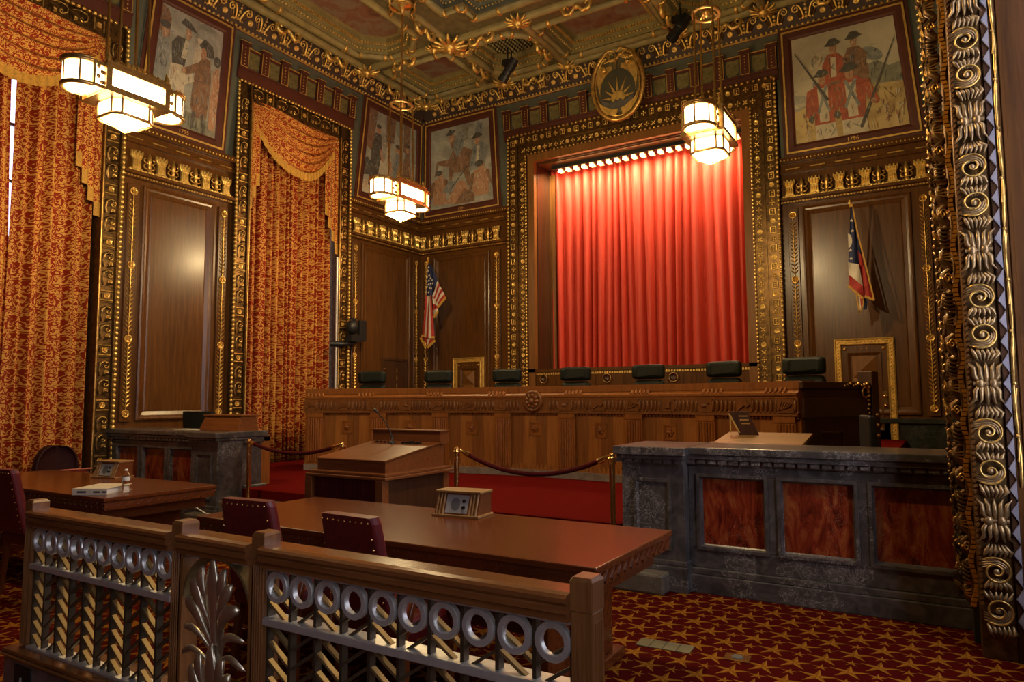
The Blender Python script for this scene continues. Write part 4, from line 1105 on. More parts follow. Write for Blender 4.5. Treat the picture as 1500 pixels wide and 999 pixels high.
for p, kind in COF:
    if area(p) < 0: p = p[::-1]
    b = MB(); dp = .5 if kind == 'center' else .26
    pr_ = [(0, ZC), (0, ZC + .08), (.06, ZC + .08), (.06, ZC + .14), (.13, ZC + .17), (.13, ZC + dp), (.2, ZC + dp)]
    if kind == 'center': pr_ = [(0, ZC), (0, ZC + .1), (.08, ZC + .1), (.1, ZC + .16), (.16, ZC + .2), (.16, ZC + .4), (.34, ZC + .42), (.36, ZC + dp)]
    L = [cl(offset(p, d) if d else p, z) for d, z in pr_]
    b.loops(L, 1 if kind == 'center' else 0)
    b.add(L[-1], [tuple(range(len(p)))[::-1]], 2)
    b.build('coffer', [M['olive'], M['teal'], M['black'] if kind == 'grille' else M['cv_ceil']], ce)
    if kind == 'center':                                   # red inner field with its own frame
        q_ = offset(p, .62); b = MB(); b.loops([cl(q_, ZC + dp - .01), cl(q_, ZC + dp - .06), cl(offset(q_, .06), ZC + dp - .05), cl(offset(q_, .08), ZC + dp - .012)], 0)
        b.build('inner_frame', M['olive'], ce)
    # rolls, bead lines and gilt bands round the opening
    r = MB(); q0 = offset(p, -.09); r.tube(cl(q0, ZC - .005), .075, 8, 0, True); r.build('olive_roll', M['olive'], ce)
    g = MB()
    def along(poly, z, step, fn):
        for i in range(len(poly)):
            a, c = Vector((*poly[i], z)), Vector((*poly[(i + 1) % len(poly)], z)); n = max(1, int((c - a).length / step))
            for k in range(n): fn(a.lerp(c, (k + .5) / n), (c - a).normalized())
    along(offset(p, .03), ZC + .075, .07, lambda c, d: g.ball(c, .02, 0, 5, 3))
    along(offset(p, .115), ZC + .155, .055, lambda c, d: g.obox(c, d * .016, d.cross(Vector((0, 0, 1))) * .018, (0, 0, .022)))
    g.build('gilt_beads', M['gold_bright'], ce)
    g = MB()
    for i in range(len(p)):
        for tt in (.14, .86):
            a, c = Vector((*q0[i], ZC - .005)), Vector((*q0[(i + 1) % len(p)], ZC - .005)); d = (c - a).normalized()
            e = a.lerp(c, tt); g.tube([e - d * .03, e - d * .022, e + d * .022, e + d * .03], [.079, .092, .092, .079], 8)
    g.build('gilt_bands', M['gold'], ce)
    if kind == 'grille':
        g = MB(); cx = sum(x for x, y in p) / 8; cy = sum(y for x, y in p) / 8
        for k in range(-5, 6):
            for l in range(-5, 6):
                if abs(k) + abs(l) < 8: g.ball((cx + k * .085, cy + l * .085, ZC + dp - .02), .028, 0, 6, 4)
        g.build('grille', M['olive'], ce)
    elif kind == 'center':
        g = MB()
        along(offset(p, .24), ZC + .36, .26, lambda c, d: (g.obox(c, d * .035, d.cross(Vector((0, 0, 1))) * .05, (0, 0, .05)), g.ball(c - Vector((0, 0, .08)), .032, 0, 6, 4)))
        g.build('pendant_brackets', M['gold'], ce)
# main rolls between the coffers
r = MB()
for y in (12.42, 10.45): r.tube([(-10.1, y, ZC - .01), (0, y, ZC - .01)], .085, 8)
for x in (-9.85, -7.72, -2.34, -.21): r.tube([(x, 4.5, ZC - .01), (x, 12.6, ZC - .01)], .085, 8)
for x in (-6.2, -3.86): r.tube([(x, 10.45, ZC - .01), (x, 12.42, ZC - .01)], .085, 8)
r.build('olive_ribs', M['olive'], ce)
def burst(size, up=False):
    b = MB()
    for k in range(12):
        a = 2 * pi * k / 12
        b.tube([(0, 0, -.02 * size), (.45 * size * cos(a), .45 * size * sin(a), -.16 * size), (.85 * size * cos(a), .85 * size * sin(a), -.1 * size), (size * cos(a), size * sin(a), .03 * size)], [.05 * size, .12 * size, .1 * size, .03 * size], 5)
    b.ball((0, 0, -.14 * size), .34 * size, 0, 10, 6); b.ball((0, 0, -.42 * size), .14 * size, 0, 8, 5)
    return b
bu = burst(.36).build('acanthus_boss', M['gold_bright'], ce, 0, 2, None, (-7.72, 10.45, ZC - .06))
for x, y, s in ((-2.34, 10.45, 1), (-9.85, 12.42, .8), (-.21, 12.42, .8), (-7.72, 12.42, .75), (-9.85, 10.45, .75), (-6.2, 12.42, .6), (-3.86, 12.42, .6), (-2.34, 12.42, .7), (-6.2, 10.45, .7), (-3.86, 10.45, .7), (-9.85, 7.1, .7), (-9.4, 12.42, .45), (-9.85, 12.0, .45), (-8.1, 10.45, .5), (-7.72, 10.85, .5), (-7.72, 7.1, .7), (-.21, 10.45, .7)):
    inst(bu, ce, (x, y, ZC - .05), None, (s, s, s))
sc_ = MB()
for sg in (1, -1):
    sc_.tube([(sg * .03, 0, -.06), (sg * .12, 0, -.17), (sg * .23, 0, -.15), (sg * .27, 0, -.05), (sg * .2, 0, -.0), (sg * .16, 0, -.06)], [.028, .04, .042, .038, .03, .018], 6)
sc_.ball((0, 0, -.06), .05)
s0 = sc_.build('scroll_boss', M['gold_bright'], ce, 0, 2, None, (-8.85, 10.45, ZC - .06))
for x, y, a in ((-7.72, 11.5, 90), (-6.25, 11.5, 90), (-3.8, 11.5, 90), (-2.34, 11.5, 90), (-8.85, 12.42, 0), (-7.0, 12.42, 0), (-5.03, 12.42, 0), (-3.0, 12.42, 0), (-1.2, 12.42, 0), (-5.03, 10.45, 0), (-7.0, 10.45, 0), (-3.0, 10.45, 0), (-9.85, 11.4, 90), (-9.85, 9.6, 90), (-9.85, 8.4, 90), (-7.72, 9.7, 90), (-2.34, 9.7, 90), (-8.85, 7.1, 0)):
    inst(s0, ce, (x, y, ZC - .07), (0, 0, radians(a)))

# ------------------------------------------------------------------ chandeliers
def chandelier():
    t = thing('hanging_lantern', 'x', 'chandelier', (0, 0, 0), 0, 'hanging lanterns')
    # local origin at the bottom tip; long axis along y
    W, Lb, z0, z1 = .235, .33, .32, .6
    f = MB(); p = MB()
    def pane(a, b_, z0, z1, ins=.045, off=.0):            # glass between two plan points with a bronze edge
        a, b_ = Vector((*a, 0)), Vector((*b_, 0)); d = (b_ - a).normalized(); nrm = Vector((d.y, -d.x, 0))
        q = [a + d * ins + Vector((0, 0, z0 + ins)), b_ - d * ins + Vector((0, 0, z0 + ins)), b_ - d * ins + Vector((0, 0, z1 - ins)), a + d * ins + Vector((0, 0, z1 - ins))]
        p.add([v + nrm * off for v in q], [(0, 1, 2, 3)])
    # box body: corner posts and rails
    for sx in (-1, 1):
        for sy in (-1, 1): f.box(sx * W - .03, sx * W + .03, sy * Lb - .03, sy * Lb + .03, z0, z1)
        f.box(sx * W - .02, sx * W + .02, -Lb, Lb, z0, z0 + .045); f.box(sx * W - .02, sx * W + .02, -Lb, Lb, z1 - .045, z1)
        f.box(sx * W - .035, sx * W + .035, -Lb - .03, Lb + .03, z1, z1 + .025); f.box(sx * W - .04, sx * W + .04, -Lb - .04, Lb + .04, z0 - .03, z0)
    for sy in (-1, 1):
        f.box(-W, W, sy * Lb - .02, sy * Lb + .02, z0, z0 + .03); f.box(-W, W, sy * Lb - .02, sy * Lb + .02, z1 - .03, z1 + .02)
    p.add([(-W + .02, -Lb + .02, z1 - .03), (W - .02, -Lb + .02, z1 - .03), (W - .02, Lb - .02, z1 - .03), (-W + .02, Lb - .02, z1 - .03)], [(0, 1, 2, 3)], 1)
    f.box(-W - .03, W + .03, -Lb - .03, Lb + .03, z0 - .03, z0 - .015)
    pane((W, -Lb), (W, Lb), z0, z1); pane((-W, Lb), (-W, -Lb), z0, z1)
    # grilles between box and drums, then half drums
    for sy in (-1, 1):
        y0 = sy * Lb; y1 = sy * (Lb + .13); rw = .19
        for sx in (-1, 1):
            f.box(sx * .2 - .012, sx * .2 + .012, min(y0, y1), max(y0, y1), z0, z0 + .03); f.box(sx * .2 - .012, sx * .2 + .012, min(y0, y1), max(y0, y1), z1 - .04, z1)
            f.box(sx * .2 - .014, sx * .2 + .014, y1 - .012, y1 + .012, z0, z1)
            for k in range(4): 
                f.ball((sx * .205, (y0 + y1) / 2 + sy * (.02 if k % 2 else -.02), z0 + .06 + k * .055), .026, 0, 6, 4, (.3, 1, 1))
            q = [(sx * .19, y0, z0 + .03), (sx * .19, y1, z0 + .03), (sx * .19, y1, z1 - .04), (sx * .19, y0, z1 - .04)]
            p.add(q if sx * sy > 0 else q[::-1], [(0, 1, 2, 3)])
        n = 10; arc = [(rw * cos(pi * k / n), y1 + sy * .2 * sin(pi * k / n)) for k in range(n + 1)]
        for z in (z0 - .005, z1 - .03):
            f.tube([(x, y, z + .015) for x, y in arc], .026, 6)
        f.tube([(x * 1.06, y + sy * .012, z1 + .005) for x, y in arc], .016, 6)
        for k in (0, 2, 5, 8, 10): f.tube([(*arc[k], z0), (*arc[k], z1)], .012, 5)
        L0 = [[(x * .97, y, z0 + .015) for x, y in arc], [(x * .97, y, z1 - .02) for x, y in arc]]
        p.loops(L0 if sy < 0 else L0, 0, True, False)
        q = [(x * .93, y, z0 + .002) for x, y in arc]; p.add(q, [tuple(range(n + 1))[::sy * -1]])
        f.add([(x, y, z1 - .01) for x, y in arc], [tuple(range(n + 1))[::sy]])
    # lower octagonal lantern and glass pyramid
    def octa(r, c, z, ly=1.12): return [(x, y * ly, z) for x, y in oct_(0, 0, r, r, c)]
    o1, o0 = octa(.205, .07, .3), octa(.205, .07, .12)
    f.loops([octa(.26, .08, .325), octa(.26, .08, .3), octa(.215, .07, .285)], 0); 
    for l in (o1, o0): f.tube(l, .02, 6, 0, True)
    for a, b_ in zip(o0, o1): f.tube([a, b_], .015, 5)
    for k in range(8):
        a, c = o0[k], o0[(k + 1) % 8]; pane(a[:2], c[:2], .12, .3, .012)
    tip = [(x * .18, y * .18, .015) for x, y, z in o0]
    p.loops([[(x * .95, y * .95, z - .008) for x, y, z in o0], tip], 0); p.add(tip, [tuple(range(8))[::-1]])
    for k in (0, 2, 4, 6): f.tube([o0[k], tip[k]], .009, 4)
    f.ball((0, 0, .01), .035, 0, 8, 5, (1, 1, .5))
    f.build('bronze_frame', M['bronze_lamp'], t); p.build('glass_panes', [M['pane'], M['uplight']], t)
    # cresting on the long sides
    for sx in (-1, 1):
        g = MB()
        for k in range(11):
            y = -.3 + .06 * k; h = .05 + .05 * (1 - abs(k - 5) / 5)
            g.tube([(sx * .2, y, z1 + .02), (sx * .215, y, z1 + .02 + h * .6), (sx * .2, y, z1 + .02 + h)], [.022, .03, .008], 5)
        for y in (-.33, .33): g.tube([(sx * .21, y, z1), (sx * .235, y, z1 + .08), (sx * .215, y, z1 + .15)], [.03, .03, .006], 5)
        g.build('leaf_cresting', M['gold'], t)
    g = MB()
    for sx in (-1, 1):
        for sy in (-1, 1): g.tube([(sx * .13, sy * .17, z1), (sx * .12, sy * .15, 2.02)], .016, 6)
    g.build('hanging_rods', M['brass'], t)
    g = MB()
    g.tube([(.17 * cos(2 * pi * k / 16), .2 * sin(2 * pi * k / 16), 2.03) for k in range(16)], .025, 6, 0, True)
    for k in range(4): a = pi / 2 * k + pi / 4; g.tube([(.17 * cos(a), .2 * sin(a), 2.03), (.05 * cos(a), .05 * sin(a), 2.12), (0, 0, 2.2)], .013, 5)
    g.lathe([(.001, 1.98), (.05, 2.0), (.06, 2.08), (.03, 2.16), (.03, 2.25), (.012, 2.3)], 10)
    g.build('spider_ring', M['bronze_lamp'], t)
    MB().tube([(0, 0, 2.2), (0, 0, ZC - 4.55)], .017, 8).build('ceiling_rod', M['brass'], t)
    g = MB(); zc = ZC - 4.55
    g.tube([(.2 * cos(2 * pi * k / 20), .24 * sin(2 * pi * k / 20), zc - .06) for k in range(20)], .028, 6, 0, True)
    for k in range(4): a = pi / 2 * k; g.tube([(.2 * cos(a), .24 * sin(a), zc - .08), (.27 * cos(a), .31 * sin(a), zc - .16), (.3 * cos(a), .35 * sin(a), zc - .05), (.26 * cos(a), .3 * sin(a), zc)], .02, 5)
    g.lathe([(.19, zc), (.17, zc - .06), (.05, zc - .09), (.02, zc - .2)], 14); g.build('ceiling_canopy', M['gold'], t)
    return t
ch0 = chandelier(); ch0.location = (-7.66, 4.27, 4.55); ch0['label'] = 'large glowing bronze lantern at upper left, nearest the viewer'
dup(ch0, (-7.66, 8.98, 4.55), 0, 'glowing bronze lantern hanging before the far left corner')
dup(ch0, (-2.41, 8.95, 4.58), 0, 'glowing bronze lantern hanging in front of the red curtain')
dup(ch0, (-2.41, 4.27, 4.58), 0, 'glowing bronze lantern hanging out of the frame above the front table')
for x, y in (): dup(ch0, (x, y, 4.55), 0, 'glowing bronze lantern behind the viewer, %s' % ('left' if x < -5 else 'right'))

for x, y, z in ((-7.66, 4.27, 4.5), (-7.66, 8.98, 4.5), (-2.41, 8.95, 4.53), (-2.41, 4.27, 4.53)):
    l = bpy.data.lights.new('added_tip_light', 'POINT'); l.energy = 195; l.color = (1, .73, .36); l.shadow_soft_size = .06  # added below each lantern tip to carry most of its light into the room
    o = bpy.data.objects.new('added_tip_light', l); COL.objects.link(o); o.location = (x, y, z - .06)
# ------------------------------------------------------------------ oval emblem over the stage
M['emblem_field'] = plain('emblem_field_paint', (.06, .056, .034), .5)
em = thing('oval_emblem', 'gold and green oval emblem with a rising sun and scales', 'emblem', (-5.13, 12.62, 7.03), 0, None, radians(7))
b = MB(); O = ell(0, .69, .5, .66, 40)
b.prism(O, -.12, .06, 0); b.build('oval_board', M['olive_dark'], em)
b = MB()
b.tube([(x * 1.02, -.07, z) for x, z in O if not (z > 1.22 and abs(x) < .28)][0:0] or [(.53 * cos(a), -.06, .69 + .69 * sin(a)) for a in [radians(62) - radians(304) * k / 48 for k in range(49)]], .045, 8)
b.tube([(.46 * cos(a), -.075, .69 + .62 * sin(a)) for a in [radians(60) - radians(300) * k / 44 for k in range(45)]], .02, 6)
b.spiral(.2, 1.2, .1, 1.3, pi * .1, .03, .07, 0, 1, 18); b.spiral(-.2, 1.2, .1, 1.3, pi * .9, .03, .07, 0, -1, 18)
b.tube([(.25, -.07, 1.3), (.12, -.09, 1.37), (.02, -.08, 1.31)], [.045, .04, .02], 6); b.tube([(-.25, -.07, 1.3), (-.12, -.09, 1.37), (-.02, -.08, 1.31)], [.045, .04, .02], 6)
b.build('gold_rim', M['gold'], em)
b = MB(); inner = ell(0, .56, .37, .43, 32)
for sg in (1, -1):
    pts = [(sg * .37 * cos(a), .56 + .43 * sin(a)) for a in [radians(-8) + radians(84) * k / 10 for k in range(11)]]
    b.prism(pts + [(sg * .1, 1.06), (sg * .24, 1.06), (sg * .4, 1.14), (sg * .425, .8)], .06, .085, 0)
b.build('gold_wings', M['gold_bright'], em)
b = MB(); b.prism(inner, .06, .07, 0); b.build('sky_field', M['emblem_field'], em)
b = MB()
b.prism([(.15 * cos(a), .4 + .15 * sin(a)) for a in [pi * k / 14 for k in range(15)]] + [(-.1, .34), (-.05, .4), (0, .36), (.05, .4), (.1, .34)], .07, .095, 0)
for k in range(7):
    a = radians(8 + 164 * k / 6); L = .41 if k in (2, 3, 4) else .34
    c, s = cos(a), sin(a); x0, z0 = .16 * c, .4 + .16 * s
    b.prism([(x0 - .025 * s, z0 + .025 * c), (x0 + .025 * s, z0 - .025 * c), (L * c, .4 + (L + .02) * s)], .07, .09, 0)
b.build('rising_sun', M['gold_bright'], em)
b = MB(); b.prism([(-.37, .45), (-.2, .35), (-.1, .34), (-.05, .4), (0, .36), (.05, .4), (.1, .34), (.2, .36), (.36, .46), (.3, .28), (.2, .17), (0, .12), (-.2, .17), (-.3, .28)], .07, .1, 0); b.build('hills', M['p_dark'], em)
b = MB(); b.prism([(-.42, .42), (-.3, .3), (-.12, .2), (0, .2), (-.05, .08), (-.25, .12), (-.36, .25)], .1, .12, 0); b.prism([(.42, .46), (.34, .34), (.14, .22), (.05, .2), (.08, .08), (.25, .12), (.36, .25)], .1, .12, 0); b.build('foreground_leaves', M['gold_flat'], em)
b = MB()
b.tube([(0, -.1, .98), (0, -.1, 1.3)], .016, 6); b.tube([(-.26, -.1, 1.12), (0, -.11, 1.18), (.26, -.1, 1.2)], .011, 6); b.ball((0, -.11, 1.17), .035)
for x, z in ((-.26, 1.12), (.26, 1.2)):
    for d in (-.06, .06): b.tube([(x, -.1, z), (x + d, -.1, z - .15)], .007, 4)
    b.lathe([(.07, z - .15), (.06, z - .185), (.001, z - .2)], 10, (x, -.1, 0))
b.build('scales', M['gold'], em)

# ------------------------------------------------------------------ black spotlights under the ceiling
def spot():
    t = thing('stage_spotlight', 'x', 'spotlight', (0, 0, 0), 0, 'ceiling spotlights')
    b = MB(); b.tube([(.0, .07, 0), (0, .07, -.32)], .014, 6); b.tube([(.0, -.07, 0), (0, -.07, -.32)], .014, 6); b.box(-.02, .02, -.09, .09, -.34, -.31); b.build('yoke', M['black'], t)
    mm = Matrix.Translation((0, 0, -.38)) @ Matrix.Rotation(radians(38), 4, 'Y')
    b = MB(); b.lathe([(.001, .2), (.09, .2), (.1, .1), (.1, -.04), (.085, -.06), (.085, -.17), (.1, -.18), (.1, -.3), (.085, -.3), (.08, -.24), (.001, -.22)], 14, (0, 0, 0), 0, False, mm)
    for k in range(4): b.lathe([(.1, .0 + .03 * k), (.115, .005 + .03 * k), (.1, .01 + .03 * k)], 14, (0, 0, 0), 0, False, mm)
    b.build('lamp_body', M['black'], t)
    b = MB(); b.box(-.15, -.02, -.05, .05, -.3, -.2); b.build('clamp', M['black'], t)
    return t
sp0 = spot(); sp0.location = (-7.02, 11.5, 8.5); sp0['label'] = 'black spotlight under the latticed octagon, left of the oval emblem'
dup(sp0, (-3.62, 11.75, 8.5), radians(12), 'black spotlight under the ceiling right of the oval emblem')
# ------------------------------------------------------------------ platform and steps
PZ = .42
b = MB(); b.box(-10.4, .36, 6.0, 12.95, 0, PZ)
struct(b.build('platform', M['carpet_red']), 'raised floor with plain red carpet before the bench')
b = MB(); b.box(-8.1, -1.93, 5.43, 5.64, 0, .16); b.box(-8.1, -1.93, 5.64, 6.0, 0, .31)
struct(b.build('stone_steps', M['stone'], None, .02), 'two grey stone steps in front of the red platform')
b = MB(); b.box(-9.6, -.5, 9.35, 12.9, PZ, .86)
struct(b.build('judges_platform', M['carpet_red']), 'raised floor behind the bench')

# ------------------------------------------------------------------ the curved bench
CX, CY, RB = -5.03, .74, 8.26
ZB0, ZT = .42, 1.72
be = thing('judges_bench', 'long curved wooden judges bench with carved frieze', 'bench', (CX, CY, ZB0))
PIT = radians(7.42); A0 = radians(-.52)
TH = [A0 + (k - 3.5) * PIT for k in range(8)]
def arc(th, r, z): return (r * sin(th), r * cos(th), z - ZB0)
def band(b, r0, r1, z0, z1, t0, t1, n=28, m=0):
    L = []
    for k in range(n + 1):
        t = t0 + (t1 - t0) * k / n
        L.append([arc(t, r0, z0), arc(t, r1, z0), arc(t, r1, z1), arc(t, r0, z1)])
    b.loops(L, m, False, True, (True, True)); return b
TE0, TE1 = TH[0] - radians(1.2), TH[7] + radians(1.25)
def mbuild(name, fn, mat, bev=0, par=None):
    b = MB(); fn(b); return b.build(name, mat, par or be, bev, 1)
# carcass boards
b = MB()
band(b, RB + .04, RB + .3, ZB0 + .1, 1.6, TE0, TE1); band(b, RB + .02, RB + .75, 1.64, ZT, TE0, TE1)
b.build('carcass', M['wood_bench'], be)
b = MB(); band(b, RB - .03, RB + .35, 1.57, 1.6, TE0, TE1); band(b, RB - .01, RB + .3, 1.54, 1.57, TE0, TE1); b.loops([[arc(TE0 + (TE1 - TE0) * k / 28, r_, z_) for r_, z_ in ((RB - .005, 1.6), (RB + .075, 1.69), (RB + .2, 1.69), (RB + .2, 1.6))] for k in range(29)], 0, False, True, (True, True)); band(b, RB + .04, RB + .3, 1.69, ZT + .01, TE0, TE1)
b.build('top_ledge', M['wood_bench'], be)
for th in TH[0:1] + [A0 + k * PIT for k in (-2.7, -1.6, -.6, .6, 1.6, 2.6, 3.4)]:
    b = MB()
    for k in range(5):
        t = th + radians(.42) * (k - 2); b.tube([arc(t, RB + .0, 1.605), arc(t, RB + .02, 1.635), arc(t, RB + .045, 1.665), arc(t, RB + .07, 1.69)], [.018, .024, .022, .012], 6)
    b.build('ledge_carving', M['wood_bench'], be)
b = MB(); band(b, RB - .005, RB + .04, 1.37, 1.54, TE0, TE1); band(b, RB - .02, RB + .04, 1.34, 1.37, TE0, TE1)
n = 130
for k in range(n):
    t = TE0 + (TE1 - TE0) * (k + .5) / n
    ph = (k % 18) / 18.0
    if abs(t - A0) > radians(1.5) and not (k % 9 in (0, 1, 2)):
        x, y, z = arc(t, RB - .012, 1.455); b.ball((x, y, z), .026, 0, 8, 6, (.75, .9, 2.7))
        x, y, z = arc(t + radians(.2), RB - .008, 1.38); b.ball((x, y, z), .017, 0, 5, 3)
b.build('carved_frieze', M['wood_frieze'], be)
# emblem tiles in the frieze
kk = 0
for k in range(0, n, 9):
    b = MB()
    t = TE0 + (TE1 - TE0) * (k + 1.5) / n
    if abs(t - A0) < radians(2): continue
    c = Vector(arc(t, RB - .012, 1.455)); tx = Vector((cos(t), -sin(t), 0)); ty = Vector((sin(t), cos(t), 0)); tz = Vector((0, 0, 1))
    b.obox(c, tx * .105, ty * .012, tz * .078)
    if kk % 4 == 0: b.tube([c - tx * .07 - ty * .02 - tz * .05, c + tx * .03 - ty * .02 + tz * .02], .012, 5); b.obox(c + tx * .04 - ty * .022 + tz * .025, (tx + tz) * .018, ty * .014, (tz - tx) * .03)
    elif kk % 4 == 1:
        for i in range(5): b.obox(c + tx * (-.06 + .03 * i) - ty * .02, tx * .01, ty * .01, tz * (.05 - .008 * i) + tx * .02)
    elif kk % 4 == 2: b.obox(c - ty * .02, tx * .04, ty * .012, tz * .035); b.obox(c - ty * .02 + tz * .04, tx * .055, ty * .012, tz * .01)
    else: b.ball(c - ty * .015, .03, 0, 8, 5, (1.6, .5, .8)); b.ball(c - ty * .015 + tx * .05 + tz * .03, .016)
    kk += 1; b.build('emblem_tile', M['wood_frieze'], be)
b = MB()
for k in range(150):
    t = TE0 + (TE1 - TE0) * (k + .5) / 150
    if min(abs(t - q) for q in TH) > radians(.95):
        c = Vector(arc(t, RB + .02, 1.325)); tx = Vector((cos(t), -sin(t), 0)); b.obox(c, tx * .016, Vector((sin(t), cos(t), 0)) * .012, (0, 0, .012))
b.build('dentil_row', M['wood_bench'], be)
for k, th in enumerate(TH):
    hw = radians(.95); b = MB(); band(b, RB + .0, RB + .06, ZB0 + .1, 1.34, th - hw, th + hw, 2); band(b, RB - .012, RB + .05, 1.27, 1.34, th - hw, th + hw, 2)
    for i in range(6):
        t = th + hw * (-.72 + .288 * i)
        b.tube([arc(t, RB - .003, ZB0 + .13), arc(t, RB - .003, 1.25)], .017, 6)
    b.build('pilaster', M['wood_bench'], be)
for k in range(7):
    t0, t1 = TH[k] + radians(.95), TH[k + 1] - radians(.95); d = (t1 - t0) / 4
    b = MB()
    for i in range(4): band(b, RB + .035, RB + .07, ZB0 + .1, 1.34, t0 + i * d, t0 + (i + 1) * d, 2, i % 2)
    tm = (t0 + t1) / 2; c = Vector(arc(tm, RB + .035, 1.11)); tx = Vector((cos(tm), -sin(tm), 0)); ty = Vector((sin(tm), cos(tm), 0)); tz = Vector((0, 0, 1))
    po = b.build('inlaid_panel', [M['wood_stripe'], M['wood_bench2']], be)
    b = MB()
    for a, s in ((-1, 0), (1, 0)): b.obox(c + tx * a * .085, tx * .012, ty * .014, tz * .1); b.obox(c + tz * a * .09, tx * .095, ty * .014, tz * .012)
    b.obox(c, tx * .075, ty * .004, tz * .08); b.ball(c - ty * .01, .035, 0, 8, 5)
    for i in range(6): a = i * pi / 3; b.ball(c - ty * .008 + tx * .04 * cos(a) + tz * .04 * sin(a), .02, 0, 6, 4)
    b.build('carved_square', M['wood_bench'], po)
b = MB(); n = 116
for k in range(n):
    t = TE0 + (TE1 - TE0) * (k + .5) / n; d = (TE1 - TE0) / n / 2
    b.add([arc(t - d, RB + .012, ZB0 + .1), arc(t + d, RB + .012, ZB0 + .1), arc(t, RB + .02, ZB0 + .19), arc(t - d, RB + .05, ZB0 + .1), arc(t + d, RB + .05, ZB0 + .1), arc(t, RB + .05, ZB0 + .19)], [(0, 1, 2), (3, 5, 4), (0, 2, 5, 3), (1, 4, 5, 2)])
b.build('leaf_skirting', M['wood_bench2'], be)
b = MB()
for k in range(8):
    t0 = TE0 + (TE1 - TE0) * k / 8; t1 = TE0 + (TE1 - TE0) * (k + .995) / 8; band(b, RB - .01, RB + .3, ZB0, ZB0 + .1, t0, t1, 4)
b.build('marble_plinth', M['plinth'], be)
# medallion
c = Vector(arc(A0, RB - .03, 1.515)); mm = Matrix.Translation(c) @ Matrix.Rotation(-A0, 4, 'Z') @ Matrix.Rotation(pi / 2, 4, 'X')
b = MB(); b.lathe([(.155, -.03), (.155, .02), (.14, .035), (.12, .025), (.001, .025)], 28, (0, 0, 0), 0, True, mm)
for k in range(9): a = 2 * pi * k / 9; p = mm @ Vector((.08 * cos(a), .08 * sin(a), .03)); b.ball(p, .032, 0, 8, 5)
p = mm @ Vector((0, 0, .03)); b.ball(p, .05, 0, 8, 6)
for k in range(5): p0 = mm @ Vector((.0, -.1, .03)); p1 = mm @ Vector((-.1 + .05 * k, .11 - .02 * abs(k - 2), .04)); b.tube([p0, p1], .012, 5)
b.build('medallion', M['wood_frieze'], be)
# right end of the bench, running back
tn = TE1; e0 = Vector(arc(tn, RB, 0)); tr = Vector((sin(tn), cos(tn), 0)); 
EM = Matrix.Translation(arc(tn, RB + .02, ZB0)) @ Matrix.Rotation(-tn, 4, 'Z')       # local x out of the end face, y back along the radius
H_ = ZT - ZB0
b = MB(); b.box(-.1, .02, .04, 1.2, .1, H_ - .08); b.box(-.1, .05, .0, 1.25, H_ - .08, H_); b.box(-.1, .045, .02, 1.22, .9, 1.12); b.box(-.1, .035, .04, 1.2, 0, .1)
for q_ in (.3, .72): b.box(.02, .035, q_, q_ + .03, .35, .75)
for q_ in (.35, .72): b.box(.02, .035, .3, .75, q_, q_ + .03)
b.build('end_panel', M['wood_dark'], be, .006, 1, EM)
MB().box(-.1, .08, 1.25, 1.38, 0, H_ + .13).build('end_post', M['wood_dark'], be, .006, 1, EM)
b = MB()
for k in range(9): b.ball((.06, 1.18 - .055 * k, H_ - .02 - .012 * (k % 3)), .025 - .0015 * k, 0, 6, 4)
for k in range(7): b.ball((.06, 1.2 - .02 * (k % 2), H_ - .06 - .05 * k), .028 - .002 * k, 0, 6, 4)
b.tube([(.07, 1.12 + .06 * cos(t * .6), H_ - .12 + .06 * sin(t * .6)) for t in range(10)], .012, 5)
for k in range(3): b.ball((.085, 1.31, .92 - .12 * k), .024)
b.build('gilded_carving', M['gold'], be, 0, 2, EM)

# ------------------------------------------------------------------ office chairs behind the bench
def bench_chair():
    t = thing('office_chair', 'x', 'chair', (0, 0, 0), 0, 'judges chairs')
    b = MB()
    def cush(w, z0, z1, y, th, crown=.02):
        L = []; n = 16
        for fy in (0, 1):
            pass
        prof = []
        for k in range(24):
            a = 2 * pi * (k + .5) / 24; e = 7.0
            cx_ = abs(cos(a)) ** (2 / e) * (1 if cos(a) >= 0 else -1); cz = abs(sin(a)) ** (2 / e) * (1 if sin(a) >= 0 else -1)
            prof.append((cx_, cz))
        zc, zh = (z0 + z1) / 2, (z1 - z0) / 2
        for yy, sc in ((y + th * .5, .9), (y + th * .35, .98), (y + th * .1, 1.0), (y - th * .3, .98), (y - th * .45, .92), (y - th * .55, .7)):
            L.append([(w * sc * px, yy + .06 * (px * px) * -1 * .5, zc + zh * sc * pz) for px, pz in prof])
        b.loops(L, 0, True, True, (True, True))
    cush(.265, .975, 1.2, .0, .1); o = b.build('headrest', M['leather_black'], t)
    b = MB(); cush(.258, .45, .97, .02, .1); b.build('backrest', M['leather_black'], t)
    b = MB(); b.box(-.25, .25, -.45, .06, .42, .52); b.build('seat', M['leather_black'], t, .03)
    b = MB(); b.tube([(0, -.2, .1), (0, -.2, .42)], .03, 8)
    for k in range(5): a = 2 * pi * k / 5; b.tube([(0, -.2, .1), (.28 * cos(a), -.2 + .28 * sin(a), .05)], [.025, .018], 6); b.ball((.28 * cos(a), -.2 + .28 * sin(a), .03), .03, 0, 6, 4)
    b.build('swivel_base', M['black'], t)
    for s in (-1, 1):
        b = MB(); b.tube([(s * .27, -.05, .45), (s * .29, -.08, .68), (s * .29, -.3, .69), (s * .27, -.32, .48)], .022, 6); b.build('armrest', M['black'], t)
    return t
bc = bench_chair()
